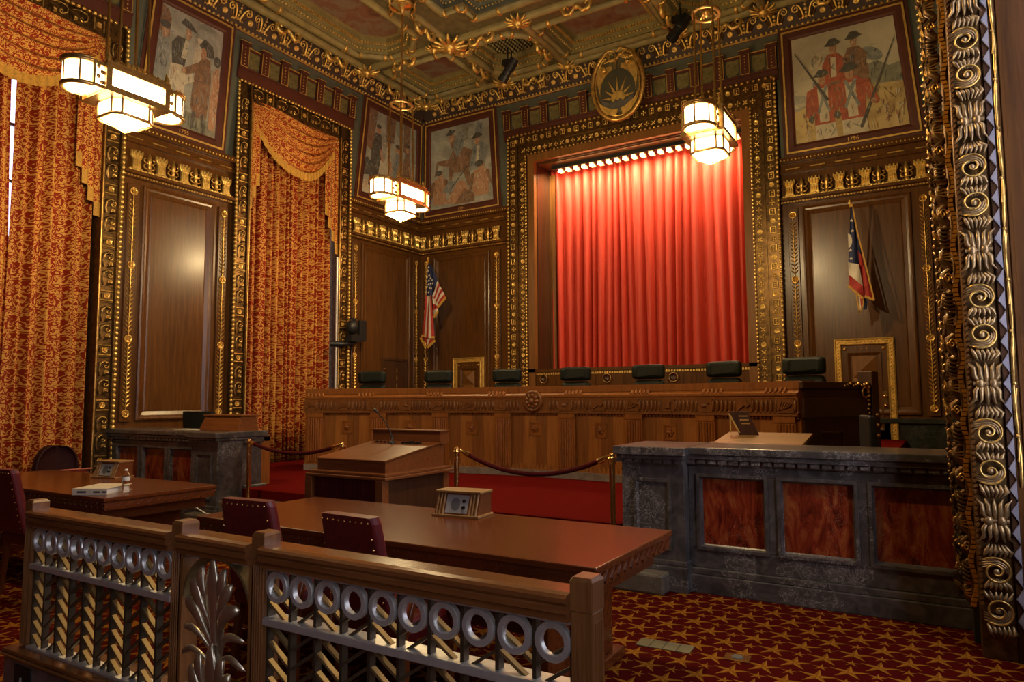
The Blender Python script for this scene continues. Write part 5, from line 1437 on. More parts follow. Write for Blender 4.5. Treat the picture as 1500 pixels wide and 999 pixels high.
LABS = ['leftmost dark leather chair behind the left end of the bench', 'dark leather chair behind the bench, before the gold framed door at left', 'dark leather chair behind the bench, left of the curtain edge', 'dark leather chair at the centre of the bench, right above the medallion', 'dark leather chair behind the bench, below the middle of the red curtain', 'dark leather chair behind the bench, below the right edge of the red curtain', 'rightmost and largest dark leather chair behind the bench, beside the right door']
for k in range(7):
    a = radians((-22.9, -15.35, -7.6, -.0, 7.65, 15.0, 22.0)[k]); r = 9.52
    c = bc if k == 0 else dup(bc, (0, 0, 0), 0)
    c.location = (CX + r * sin(a), CY + r * cos(a), .86); c.rotation_euler = (0, 0, -a + (.25 if k == 6 else .0) - .1 * (k == 0)); c['label'] = LABS[k]

# ------------------------------------------------------------------ marble desks left and right of the steps
def marble_desk(label, mirror):
    # local origin on the floor at the wall end of the front; x runs towards the aisle when mirror = 1
    t = thing('marble_desk', label, 'desk', (2 * XC - .36 if mirror else .36, 5.72, 0), 0, 'marble desks')
    def X(x): return -x if not mirror else x           # x measured from the wall
    b = MB()
    def bx(x0, x1, y0, y1, z0, z1, m=0): b.box(X(x0), X(x1), y0, y1, z0, z1, m)
    W = 2.16; PW = .54
    # front frame around three red panels
    bx(0, W, .08, .5, 0, 1.0)
    pan = [(.29, .83), (.92, 1.46), (1.55, 2.08)]
    xs = [0.0] + [v for q in pan for v in q] + [W]
    for k in range(0, len(xs), 2): bx(xs[k], xs[k + 1], 0, .08, .345, .925)
    bx(0, W, 0, .08, .19, .345); bx(0, W, 0, .08, .925, 1.0)
    bx(0, W, -.03, .08, .14, .19); bx(0, W, -.05, .08, 0, .14)
    b.build('marble_front', M['marble'], t, .006, 2)
    for a, c in pan:
        b = MB(); bx(a, c, .035, .08, .345, .925); po = b.build('red_panel', M['marble_red'], t)
        b = MB(); p = rect(min(X(a), X(c)), max(X(a), X(c)), .345, .925); moulding(b, p, [(-.012, 0), (-.012, .012), (.012, .012), (.02, -.025), (.03, -.035)]); b.build('panel_moulding', M['marble'], po)
    b = MB(); bx(0, W, -.06, .62, 1.09, 1.15); bx(0, W, -.045, .5, 1.05, 1.09); bx(0, W, .0, .5, 1.0, 1.05)
    b.build('counter_top', M['marble'], t, .008, 2)
    b = MB()
    k = .05
    while k < W: bx(k, k + .065, -.035, .0, 1.02, 1.048); k += .085
    b.build('dentil_row', M['marble'], t)
    # pier at the aisle end
    b = MB(); bx(W, W + PW, -.1, .28, .0, 1.05); bx(W - .02, W + PW + .03, -.14, .32, 0, .2); bx(W - .01, W + PW + .015, -.12, .3, .2, .24)
    po = b.build('end_pier', M['marble'], t, .008, 2)
    b = MB(); p = rect(min(X(W + .12), X(W + PW - .12)), max(X(W + .12), X(W + PW - .12)), .33, .88)
    moulding(b, p, [(-.01, .1), (-.01, .115), (.015, .115), (.03, .1)]); b.build('pier_moulding', M['marble'], po)
    b = MB(); bx(W - .03, W + PW + .05, -.17, .62, 1.08, 1.15); bx(W - .01, W + PW + .03, -.14, .45, 1.045, 1.08); b.build('pier_cap', M['marble'], po, .008, 2)
    b = MB(); k = W + .01
    while k < W + PW: bx(k, k + .065, -.13, -.1, 1.015, 1.043); k += .085
    b.build('pier_dentils', M['marble'], po)
    # return towards the bench
    b = MB(); bx(W + .1, W + PW - .06, .28, .62, 0, 1.02); bx(W + .08, W + PW - .0, .3, .66, 0, .45)
    bx(W + .02, W + PW + .01, .28, .6, 1.0, 1.09)
    b.build('return_wall', M['marble'], t, .006, 1)
    b = MB(); bx(.0, W + PW - .12, .62, .84, 1.0, 1.06); bx(W + PW - .18, W + PW - .12, .66, .8, .42, 1.08); b.build('wooden_clerk_top', M['wood_bench'], t)
    return t
marble_desk('dark grey marble desk with red marble panels at right', False)
marble_desk('grey marble desk with red panels against the left wall', True)

# ------------------------------------------------------------------ things on and behind the desks
t = thing('slanted_board', 'pale wooden writing board lying behind the right marble desk', 'board', (-1.36, 6.66, 1.06))
a = math.atan(.1 / .62); b = MB()
Lw = .62
vs = lambda x, y, h: (x, y, .05 + (y + .31) * .12 + h)
def slab(b, x0, x1, y0, y1, h0, h1, m=0): b.add([vs(x0, y0, h0), vs(x1, y0, h0), vs(x1, y1, h0), vs(x0, y1, h0), vs(x0, y0, h1), vs(x1, y0, h1), vs(x1, y1, h1), vs(x0, y1, h1)], [(0, 3, 2, 1), (4, 5, 6, 7), (0, 1, 5, 4), (1, 2, 6, 5), (2, 3, 7, 6), (3, 0, 4, 7)], m)
b = MB(); slab(b, -.42, .34, -.3, .34, 0, .03); b.build('board', M['wood_light'], t, .004)
b = MB(); slab(b, -.43, .35, -.33, -.29, -.02, .045); b.build('front_lip', M['wood_bench'], t, .004)
b = MB(); b.box(-.38, .3, -.25, .3, 0, .05); b.build('foot', M['wood_dark'], t)
t = thing('book', 'dark upright book with gold lettering behind the right marble desk', 'book', (-1.62, 6.85, 1.2), radians(12))
b = MB(); tl = .06
def lean(x, y, z): return (x + .0, y, z)
for nm, m_, (x0, x1, y0, y1, z0, z1) in (('cover', 'p_dark', (-.1, .1, -.03, .03, 0, .22)),):
    b.add([(x0 + .07, y0, z0), (x1 + .05, y0, z0), (x1 + .05, y1, z0), (x0 + .07, y1, z0), (x0 - .02, y0, z1), (x1 - .05, y0, z1), (x1 - .05, y1, z1), (x0 - .02, y1, z1)], [(0, 3, 2, 1), (4, 5, 6, 7), (0, 1, 5, 4), (1, 2, 6, 5), (2, 3, 7, 6), (3, 0, 4, 7)]); b.build(nm, M['wood_dark'], t)
b = MB()
for k in range(3): b.box(-.03 + .012 * k, .05 + .01 * k, -.034, -.031, .17 - .035 * k, .18 - .035 * k)
b.build('gold_lines', M['gold_flat'], t)
b = MB(); b.box(-.112, -.1, -.02, .02, .02, .2); b.add([(.07 - .1 - .004, -.031, .02), (.07 - .1 + .012, -.031, .02), (-.12 + .012, -.031, .2), (-.12 - .004, -.031, .2)], [(0, 1, 2, 3)]); b.build('gilt_edge', M['gold_flat'], t)
t = thing('side_chair', 'black upholstered chair standing behind the right marble desk', 'chair', (-.62, 7.25, PZ), radians(-75))
b = MB(); b.box(-.23, .23, .0, .07, .45, .96); b.build('backrest', M['black'], t, .02)
b = MB(); b.box(-.24, .24, -.45, .02, .38, .46); b.build('seat', M['leather_black'], t, .02)
for x in (-.21, .21):
    for y in (-.42, .03): MB().tube([(x, y, 0), (x, y, .4)], .016, 6).build('leg', M['black'], t)
t = thing('office_chair', 'dark green leather chair behind the left marble desk', 'chair', (-9.72, 6.66, PZ), radians(10))
b = MB(); 
L = []
for z, w in ((.52, .25), (.6, .3), (.75, .32), (.9, .33), (.965, .325)): L.append([(w * sin(q_), .1 - .12 * cos(q_) + (.0), z) for q_ in [radians(-75 + 15 * k) for k in range(11)]] + [(w * .8 * sin(q_), .16 - .1 * cos(q_), z) for q_ in [radians(75 - 15 * k) for k in range(11)]])
b.loops(L, 0, True, True, (True, True)); b.build('backrest', M['leather_black'], t)
b = MB(); b.box(-.24, .24, -.4, .08, .42, .5); b.build('seat', M['leather_black'], t, .02)
b = MB(); b.tube([(0, -.15, .05), (0, -.15, .42)], .03, 8)
for k in range(5): q_ = 2 * pi * k / 5; b.tube([(0, -.15, .07), (.28 * cos(q_), -.15 + .28 * sin(q_), .03)], .02, 6)
b.build('swivel_base', M['black'], t)
t = thing('wooden_box', 'reddish wooden document box on the left marble desk', 'box', (-8.16, 6.1, 1.15))
b = MB(); b.add([(-.42, -.16, 0), (.4, -.16, 0), (.4, .16, 0), (-.42, .16, 0), (-.36, -.1, .19), (.38, -.1, .19), (.38, .14, .19), (-.36, .14, .19)], [(0, 3, 2, 1), (0, 1, 5, 4), (1, 2, 6, 5), (2, 3, 7, 6), (3, 0, 4, 7)]); b.build('body', M['wood_lectern'], t, .004)
MB().box(-.38, .4, -.12, .16, .19, .21).build('lid', M['wood_lectern'], t, .004)
t = thing('paper_sheets', 'flat white sheets on the left marble desk', 'paper', (-8.75, 6.0, 1.151))
MB().box(-.3, .2, -.12, .1, 0, .008).build('sheets', M['paper'], t)

# ------------------------------------------------------------------ lectern
t = thing('lectern', 'wooden lectern with slanted top and curtained front', 'lectern', (-4.4, 4.9, 0))
b = MB()
b.add([(-.42, -.36, .93), (.38, -.36, .93), (.38, .45, .93), (-.42, .45, .93), (-.42, -.36, 1.02), (.38, -.36, 1.02), (.38, .38, 1.13), (-.42, .38, 1.13), (.38, .45, 1.13), (-.42, .45, 1.13)], [(0, 3, 2, 1), (0, 1, 5, 4), (1, 2, 8, 6, 5), (2, 3, 9, 8), (3, 0, 4, 7, 9), (6, 8, 9, 7)], 0)
b.build('box', M['wood_lectern'], t)
b = MB(); b.add([(-.43, -.375, 1.02), (.39, -.375, 1.02), (.39, .39, 1.135), (-.43, .39, 1.135), (-.43, -.375, 1.035), (.39, -.375, 1.035), (.39, .39, 1.15), (-.43, .39, 1.15)], [(0, 3, 2, 1), (4, 5, 6, 7), (0, 1, 5, 4), (1, 2, 6, 5), (2, 3, 7, 6), (3, 0, 4, 7)]); b.build('slanted_top', M['wood_lectern'], t, .004)
b = MB(); b.box(-.44, .4, .38, .5, 1.13, 1.245); b.box(-.45, .41, .37, .51, 1.245, 1.26); b.build('back_board', M['wood_lectern'], t, .003)
b = MB(); b.box(-.47, .47, -.46, .5, .88, .905); b.box(-.46, .45, -.44, .48, .905, .93); b.build('ledge', M['wood_lectern'], t, .006)
for x in (-.43, .4):
    for y in (-.42, .42): 
        b = MB(); b.box(x - .04, x + .04, y - .04, y + .04, 0, .88); b.build('leg', M['wood_lectern'], t, .004)
b = MB()
for x in (-.435, .4): b.box(x - .02, x + .02, -.38, .38, .1, .88)
b.box(-.4, .38, .4, .44, .1, .88); b.build('side_panels', M['wood_dark'], t)
b = MB(); b.grid(lambda x, y: (-.39 + .75 * x, -.42 + .014 * sin(x * 88) + .006 * sin(x * 31), .06 + .82 * y), 140, 2); b.build('front_curtain', M['velvet_dark'], t)
def gooseneck(parent, x, y, z, h, lean):
    b = MB(); n = 14; pts = []
    for k in range(n + 1): s = k / n; pts.append((x + lean[0] * s * s, y + lean[1] * s * s, z + h * s))
    b.lathe([(.035, 0), (.03, .02), (.012, .025), (.01, .07), (.006, .08)], 10, (x, y, z)); b.tube(pts, .006, 6)
    e = Vector(pts[-1]); d = (e - Vector(pts[-2])).normalized(); b.tube([e - d * .01, e, e + d * .04, e + d * .05], [.006, .013, .013, .004], 8)
    return b.build('gooseneck_microphone', M['black'], parent)
gooseneck(t, -.1, .28, 1.13, .3, (-.2, .0))
b = MB()
for k in range(5): b.box(.02 + .045 * k, .05 + .045 * k, .27 + .01 * (k % 2), .31, 1.128, 1.148 + .005 * (k % 3))
for k in range(4): b.box(-.32 + .05 * k, -.3 + .05 * k, .29, .31, 1.13, 1.15)
b.build('switches', M['black'], t)

# ------------------------------------------------------------------ counsel tables
def table(label, x0, x1, y0, y1):
    t = thing('counsel_table', label, 'table', ((x0 + x1) / 2, (y0 + y1) / 2, 0), 0, 'counsel tables')
    w, d = (x1 - x0) / 2, (y1 - y0) / 2
    MB().box(-w, w, -d, d, .725, .76).build('tabletop', M['wood_table'], t, .008)
    b = MB(); b.box(-w + .015, w - .015, -d + .015, d - .015, .655, .725)
    k = -w + .03
    while k < w - .07:
        for y, s in ((-d + .013, 1), (d - .013, 1)):
            b.obox((k + .04, y, .69), (.035, 0, .022), (0, .006, 0), (-.004, 0, .006)); b.obox((k + .04, y, .69), (.006, 0, -.022), (0, .005, 0), (.004, 0, .004))
        k += .085
    k = -d + .03
    while k < d - .07:
        for x in (-w + .013, w - .013): b.obox((x, k + .04, .69), (0, .035, .022), (.006, 0, 0), (0, -.004, .006))
        k += .085
    b.build('carved_edge', M['wood_table'], t)
    MB().box(-w + .1, w - .1, -d + .05, d - .05, .56, .655).build('apron', M['wood_table'], t, .004)
    for s in (-1, 1):
        b = MB(); b.box(s * (w - .38) - .045, s * (w - .38) + .045, -d + .14, d - .14, .05, .56); b.box(s * (w - .38) - .09, s * (w - .38) + .09, -d + .06, d - .06, 0, .06); b.build('pedestal', M['wood_table'], t, .006)
    b = MB(); b.box(-w + .4, w - .4, -.03, .03, .2, .3); b.build('stretcher', M['wood_table'], t, .004)
    return t
table('reddish wooden counsel table in front of the lectern', -4.42, -1.41, 3.06, 4.15)
table('dark wooden counsel table at left holding bottle and binder', -8.86, -5.86, 3.22, 4.27)

# ------------------------------------------------------------------ red leather chairs
def red_chair():
    t = thing('leather_chair', 'x', 'chair', (0, 0, 0), 0, 'studded red leather chairs')
    # front faces +y; back leans towards -y
    def bp(x, z, o): 
        w = 1 + .12 * (1 - (z - .5) / .5); return (x * w, -.3 - (z - .5) * .22 + o, z)
    b = MB(); L = []
    zs = [.5, .6, .75, .9, .97, 1.0]
    for z in zs:
        r = .175 if z < .98 else .165
        L.append([bp(-r, z, -.035), bp(r, z, -.035), bp(r + .008, z, 0), bp(r, z, .035), bp(-r, z, .035), bp(-r - .008, z, 0)])
    b.loops(L, 0, False, True, (True, True)); b.build('backrest', M['leather_red'], t, .014, 2)
    pts = [bp(-.155 + .31 * k / 8, .975, -.04) for k in range(9)] + [bp(s * .162, .55 + .05 * k, -.04) for s in (-1, 1) for k in range(8)]
    nail = None
    for q_ in pts:
        if nail is None: nail = MB().ball((0, 0, 0), .0065, 0, 6, 4).build('nail_head', M['brass'], t, 0, 2, None, q_)
        else: inst(nail, t, q_)
    b = MB(); L = []
    for z, g in ((.4, 0), (.44, .01), (.49, .0), (.51, -.03)): L.append([(-.23 - g, -.28 - g, z), (.23 + g, -.28 - g, z), (.25 + g, .1 + g, z), (-.25 - g, .1 + g, z)])
    b.loops(L, 0, False, True, (True, True)); b.build('seat', M['leather_red'], t, .02)
    for s in (-1, 1):
        b = MB(); b.tube([(s * .25, -.3, .42), (s * .27, -.26, .58), (s * .28, -.1, .6), (s * .27, .0, .57), (s * .26, .05, .42)], .02, 6); ao = b.build('armrest', M['wood_table'], t)
        b = MB(); b.box(s * .28 - .035, s * .28 + .035, -.22, .0, .6, .64); b.build('arm_pad', M['leather_red'], ao, .012)
    for x in (-.21, .21):
        for y in (-.25, .07): MB().loops([[(x - .02, y - .02, .4), (x + .02, y - .02, .4), (x + .02, y + .02, .4), (x - .02, y + .02, .4)], [(x * 1.1 - .014, y * 1.1 - .014, 0), (x * 1.1 + .014, y * 1.1 - .014, 0), (x * 1.1 + .014, y * 1.1 + .014, 0), (x * 1.1 - .014, y * 1.1 + .014, 0)]], 0, False, True, (True, True)).build('leg', M['wood_table'], t)
    return t
rc = red_chair(); rc.location = (-2.43, 2.93, 0); rc.rotation_euler = (0, 0, radians(-3)); rc['label'] = 'studded red leather chair nearest the middle of the front table'
dup(rc, (-3.24, 2.94, .02), radians(4), 'studded red leather chair at the left end of the front table')
dup(rc, (-6.27, 3.06, .03), radians(2), 'studded red leather chair cut off by the left photo edge')
# barrel chair at the left drape
t = thing('barrel_chair', 'dark round-backed chair with red seat edge before the drapes', 'chair', (-9.62, 4.72, 0), radians(90))
b = MB(); L = []
for z, s in ((.3, .92), (.5, 1.0), (.7, 1.0), (.84, .9), (.93, .68), (.975, .4), (.985, .1)):
    L.append([(s * .27 * sin(q_), .1 + .24 * cos(q_) * 1.0, z) for q_ in [radians(-95 + 19 * k) for k in range(11)]] + [(s * .24 * sin(q_), .06 + .05 * cos(q_), z) for q_ in [radians(95 - 19 * k) for k in range(11)]])
b.loops(L, 0, True, True, (True, True)); b.build('barrel_back', M['maroon'], t)
b = MB(); b.box(-.25, .25, -.25, .2, .38, .66); b.build('seat', M['leather_red'], t, .03)
MB().tube([(-.26, -.26, .69), (0, -.28, .695), (.26, -.26, .69)], .012, 6).build('seat_piping', M['p_red'], t)
for x in (-.2, .2):
    for y in (-.2, .2): MB().tube([(x, y, 0), (x, y, .4)], .02, 6).build('leg', M['wood_dark'], t)

# ------------------------------------------------------------------ speaker boxes, bottle, binder
def speaker():
    t = thing('desk_speaker', 'x', 'speaker', (0, 0, .76), 0, 'desk speakers')
    b = MB(); P = [(-.1, 0), (.1, 0), (.1, .14), (-.05, .14)]    # side profile (y,z)
    b.loops([[(-.165, y, z + .014) for y, z in P], [(.165, y, z + .014) for y, z in P]], 0, False, True, (True, True)); b.build('cabinet', M['wood_lectern'], t, .003)
    b = MB(); b.box(-.18, .18, -.115, .11, 0, .016); b.box(-.175, .175, -.07, .108, .154, .17); b.build('base_and_lid', M['wood_light'], t, .004)
    sl = lambda x, z, o: (x, -.1 + (z / .14) * .05 - o, z + .014)
    b = MB()
    for x in (-.15, -.126, -.102, .102, .126, .15): MB().tube([sl(x, .0, .004), sl(x, .14, .004)], .0085, 6).build('reeded_fillet', M['wood_light'], t)
    b = MB(); b.add([sl(-.085, .012, .003), sl(.085, .012, .003), sl(.085, .128, .003), sl(-.085, .128, .003)], [(0, 1, 2, 3)]); po = b.build('metal_plate', M['greyplate'], t)
    b = MB(); b.add([sl(-.012 + .037 * cos(a), .07 + .04 * sin(a), .005) for a in [2 * pi * k / 20 for k in range(20)]], [tuple(range(20))]); b.build('speaker_grille', M['slate_g'], po)
    for z in (.052, .092):
        b = MB(); b.tube([sl(.055, z, .003), sl(.055, z, .02)], .011, 8); b.build('knob', M['black'], po)
    return t
M['slate_g'] = plain('speaker_grille_grey', (.2, .21, .22), .5, .5)
s1 = speaker(); s1.location = (-2.83, 3.99, .76); s1.rotation_euler = (0, 0, radians(6)); s1['label'] = 'wooden desk speaker with metal plate on the front table'
dup(s1, (-7.42, 4.16, .76), radians(8), 'wooden desk speaker on the left table beside the bottle')
t = thing('water_bottle', 'clear plastic water bottle on the left table', 'bottle', (-6.09, 3.53, .76))
MB().lathe([(.001, .002), (.028, .0), (.031, .01), (.029, .03), (.032, .045), (.03, .065), (.032, .08), (.031, .12), (.031, .145), (.02, .17), (.0125, .182), (.0125, .19)], 18).build('bottle_body', M['glass'], t)
MB().lathe([(.0135, .184), (.0135, .2), (.001, .2)], 14).build('cap', M['white'], t)
MB().lathe([(.0322, .1), (.0325, .102), (.0325, .135), (.032, .137)], 18).build('label_band', M['white'], t)
t = thing('ring_binder', 'thick cream ring binder lying on the left table', 'binder', (-6.26, 3.42, .76), radians(30))
b = MB(); b.box(-.15, .15, -.17, .2, .0, .006); b.box(-.15, .15, -.17, .2, .048, .054); b.box(-.15, .15, -.175, -.168, 0, .054); b.build('cover', M['paper'], t, .002)
MB().box(-.14, .14, -.165, .18, .008, .046).build('pages', M['white'], t)
b = MB()
for x, w in ((-.08, .03), (-.045, .012), (.06, .035), (.125, .01)): b.box(x - w / 2 - .01, x + w / 2 + .01, -.177, -.1752, .018, .034)
b.build('spine_printing', M['p_dark'], t)
# cable on the left step
t = thing('white_cable', 'white cable hanging over the stone step by the left desk', 'cable', (-7.5, 5.4, 0))
MB().tube([(-.46, .2, .33), (-.4, .0, .3), (-.25, -.005, .24), (-.1, -.008, .2), (.06, -.008, .19), (.2, -.005, .22), (.4, .0, .33), (.5, .24, .36)], .008, 6).build('cord', M['white'], t)

# ------------------------------------------------------------------ stanchions and ropes
def stanchion():
    t = thing('rope_stanchion', 'x', 'stanchion', (0, 0, 0), 0, 'brass rope stanchions')
    MB().lathe([(.001, .0), (.13, .0), (.13, .012), (.06, .022), (.02, .03)], 20).build('base', M['brass'], t)
    MB().lathe([(.027, .02), (.027, .7)], 12).build('post', M['brass'], t)
    MB().lathe([(.022, .66), (.032, .665), (.032, .7), (.04, .705), (.04, .72), (.022, .725), (.03, .74), (.018, .755), (.001, .76)], 14).build('finial', M['brass'], t)
    return t
st = stanchion(); ZS = .31
YS = 5.85
STX = [-7.42, -5.8, -4.2, -2.5]
SL = ['brass stanchion standing beside the left marble desk', 'brass stanchion half hidden at the left of the lectern', 'brass stanchion right of the lectern', 'brass stanchion tucked against the right marble desk pier']
for k, x in enumerate(STX):
    c = st if k == 0 else dup(st, (0, 0, 0), 0)
    c.location = (x, YS - .02 * k, ZS if k < 3 else ZS); c['label'] = SL[k]
def rope(label, x0, x1, z, sag):
    t = thing('velvet_rope', label, 'rope', (x0, YS - .03, z), 0, 'velvet ropes'); L = x1 - x0
    pts = [(L * s, -.0, -sag * 4 * s * (1 - s)) for s in [k / 24 for k in range(25)]]
    MB().tube(pts[1:-1], .022, 8).build('rope_cord', M['rope'], t)
    for e in (0, 1):
        q = pts if e == 0 else pts[::-1]
        b = MB(); b.tube([q[0], Vector(q[0]).lerp(Vector(q[1]), .9), Vector(q[1]).lerp(Vector(q[2]), .7)], [.01, .027, .027], 8); b.ball(q[0], .018); b.build('brass_end', M['brass'], t)
rope('dark velvet rope sagging before the far left drapes', STX[0] + .03, STX[1] - .03, ZS + .73, .12)
rope('dark velvet rope sagging before the middle of the bench', STX[2] + .04, STX[3] - .03, ZS + .73, .2)

# ------------------------------------------------------------------ wall camera
t = thing('video_camera', 'black remote camera on a bracket at the far left window edge', 'camera', (-10.2, 10.3, 2.6))
b = MB(); b.tube([(-.1, -.32, .06), (.05, -.1, .06)], .055, 8); b.tube([(.02, -.1, .06), (.06, .2, .1)], .04, 8); b.build('bracket_arm', M['cam_blue'] if 'cam_blue' in M else M['black'], t)
b = MB(); b.ball((.06, .12, .42), .13, 0, 12, 8, (1, 1, 1.2)); b.box(-.02, .14, .02, .3, .12, .26); b.box(-.0, .1, .1, .2, .2, .6); b.build('camera_head', M['black'], t)
b = MB(); b.box(.03, .1, .3, .5, .22, .58); b.box(.0, .1, .12, .5, .16, .24); b.build('control_box', M['black'], t, .01)
t = thing('steel_post', 'slim pale metal post at the far left window edge', 'post', (-10.28, 10.12, PZ))
MB().tube([(0, 0, 0), (0, 0, 4.0)], .025, 8).build('tube', M['silver'], t)
# floor plates
t = thing('floor_plate', 'small square brass floor socket in the star carpet', 'floor plate', (-1.11, 4.39, 0), radians(4))
MB().box(-.075, .075, -.06, .06, 0, .006).build('plate', M['brass'], t, .002)
MB().lathe([(.035, .006), (.035, .01), (.026, .011), (.001, .008)], 16).build('socket', M['p_dark'], t)
t = thing('floor_plate', 'oblong greenish floor plate lying in the star carpet', 'floor plate', (-1.55, 4.37, 0), radians(3))
b = MB(); b.box(-.17, .17, -.07, .07, 0, .006); b.build('plate', M['olive_dark'], t, .002)
[MB().box(-.17 + .085 * k - .002, -.17 + .085 * k + .002, -.07, .07, .006, .0075).build('seam', M['black'], t) for k in range(1, 4)]
# ------------------------------------------------------------------ bar railing
M['palm'] = plain('gilt_silver_leaf', (.62, .53, .37), .34, .9, 0, .12, 18)
RY = 1.95
def post(parent, x, name='post'):
    b = MB(); b.box(x - .036, x + .036, 0, .085, -.735, -.07, 0); b.box(x - .038, x + .038, -.002, .087, -.07, .02); b.loops([[(x - .038, -.002, .02), (x + .038, -.002, .02), (x + .038, .087, .02), (x - .038, .087, .02)], [(x - .03, .006, .032), (x + .03, .006, .032), (x + .03, .079, .032), (x - .03, .079, .032)]], 0, False, True, (False, True))
    for k in range(4): b.tube([(x - .022 + .0147 * k, .001, -.73), (x - .022 + .0147 * k, .001, -.1)], .005, 5)
    for k in range(4): b.tube([(x + .036, .02 + .0147 * k, -.73), (x + .036, .02 + .0147 * k, -.1)], .005, 5)
    return b.build(name, M['wood_post'], parent, .003, 1)
def hrail(parent, x0, x1):
    P = [(-.02, -.085), (-.02, -.065), (-.034, -.058), (-.034, -.04), (-.028, -.036), (-.036, -.026), (-.036, -.012), (-.024, -.004), (.0, .0), (.085, .0), (.11, -.006), (.12, -.02), (.12, -.05), (.1, -.07), (.1, -.085)]
    b = MB(); b.loops([[(x0, y, z - .015) for y, z in P], [(x1, y, z - .015) for y, z in P]], 0, False, True, (True, True)); b.build('hand_rail', M['wood_rail'], parent)
def rail_panel(label, xa, xb, name='bar_railing'):
    t = thing(name, label, 'railing', ((xa + xb) / 2, RY, .98), 0, 'bar railing panels')
    h = (xb - xa) / 2; n = 10; p = 2 * h / n
    hrail(t, -h, h)
    MB().box(-h, h, .01, .07, -.115, -.1).build('upper_bar', M['silver'], t)
    b = MB(); b.box(-h, h, -.002, .085, -.33, -.3); b.build('middle_bar', M['silver'], t, .003, 1)
    MB().box(-h, h, -.002, .085, -.755, -.73).build('bottom_bar', M['silver'], t, .003, 1)
    for k in range(n + 1):
        x = -h + k * p; x = min(max(x, -h + .006), h - .006)
        MB().box(x - .007, x + .007, .018, .05, -.73, -.115).build('mullion', M['mullion'], t)
    mm = Matrix.Rotation(pi / 2, 4, 'X')
    ring = None; sl = {}
    for k in range(n):
        x = -h + (k + .5) * p
        if not ring:
            b = MB(); b.lathe([(.04, -.022), (.04, -.004), (.0425, .0), (.0605, .0), (.0625, -.004), (.0625, -.022), (.04, -.022)], 40, (0, 0, 0), 0, False, mm)
            ring = b.build('ring', M['silver'], t, 0, 2, None, (x, .006, -.175))
        else: inst(ring, t, (x, .006, -.175))
        s = 1 if k % 2 == 0 else -1
        key = s
        for zz in (-.215, -.283, -.37, -.44, -.51, -.58, -.65, -.72):
            if key not in sl:
                b = MB(); d = Vector((p / 2 - .006, 0, -s * .041)); nrm = Vector((s * .041, 0, p / 2)).normalized()
                b.obox((0, .034, 0), d, (0, .011, 0), nrm * .0055)
                sl[key] = b.build('slat', M['slat'] if s > 0 else M['slat_shaded'], t, 0, 2, None, (x, 0, zz))
            else: inst(sl[key], t, (x, 0, zz))
    return t
rl = rail_panel('left section of the rail with ten rings and chevron slats', -4.245, -2.985)
post(rl, -4.28 - (-4.245 - 2.985) / 2); post(rl, -2.948 - (-4.245 - 2.985) / 2)
rr = rail_panel('right section of the rail with ten rings, nearest the viewer', -2.368, -.985)
post(rr, -2.404 + (2.368 + .985) / 2); post(rr, -.95 + (2.368 + .985) / 2)
# gate with palmettes
g = thing('railing_gate', 'narrow gate with metal palmette leaves between two rail posts', 'gate', (-2.676, RY, .98), 0)
hrail(g, -.234, .234)
MB().box(-.234, .234, .01, .07, -.115, -.1).build('upper_bar', M['silver'], g)
for s in (-1, 1): MB().box(s * .234 - .012, s * .234 + .012, .0, .08, -.74, -.1).build('gate_stile', M['wood_post'], g)
b = MB()
for s in (-1, 1):
    pts = [(s * .235 * cos(a) ** .8, .035, -.36 + .255 * sin(a)) for a in [pi / 2 * k / 12 for k in range(13)]]
    for k in range(12):
        a_, c_ = Vector(pts[k]), Vector(pts[k + 1]); d = (c_ - a_) / 2; nn = Vector((-d.z, 0, d.x)).normalized()
        b.obox((a_ + c_) / 2, d * 1.08, (0, .03, 0), nn * .007)
b.build('arch', M['slat'], g)
def bladeleaf(b, pts, W, y0=.03, pointed=False, lift=.05):
    """smooth spoon-shaped leaf through the given (x,z) points"""
    P = [Vector(p) for p in pts]; C = []
    for k in range(len(P) - 1):                              # Catmull-Rom
        p0 = P[max(0, k - 1)]; p1 = P[k]; p2 = P[k + 1]; p3 = P[min(len(P) - 1, k + 2)]
        for i in range(7):
            t = i / 7; C.append(.5 * ((2 * p1) + (p2 - p0) * t + (2 * p0 - 5 * p1 + 4 * p2 - p3) * t * t + (3 * p1 - p0 - 3 * p2 + p3) * t ** 3))
    C.append(P[-1]); n = len(C) - 1; rows = [[] for _ in range(8)]
    for k in range(n + 1):
        t = k / n; d = (C[min(n, k + 1)] - C[max(0, k - 1)]).normalized(); nn = Vector((-d.y, d.x))
        top = .6 if pointed else .76; s = min(1, t / top); w = W * .56 * (.34 + .66 * s * s * (3 - 2 * s))
        if t > top: w *= max(.03, (1 - (t - top) / (1 - top)) ** (.8 if pointed else .45))
        y = y0 - lift * sin(pi * .75 * t)
        for j in range(8):
            a_ = pi * 2 * j / 8; c = C[k] + nn * (w * cos(a_))
            rows[j].append((c.x, y - (.014 if sin(a_) > 0 else .006) * sin(a_) * min(1, w * 60), c.y))
    b.loops(rows + [rows[0]], 0, True, False)
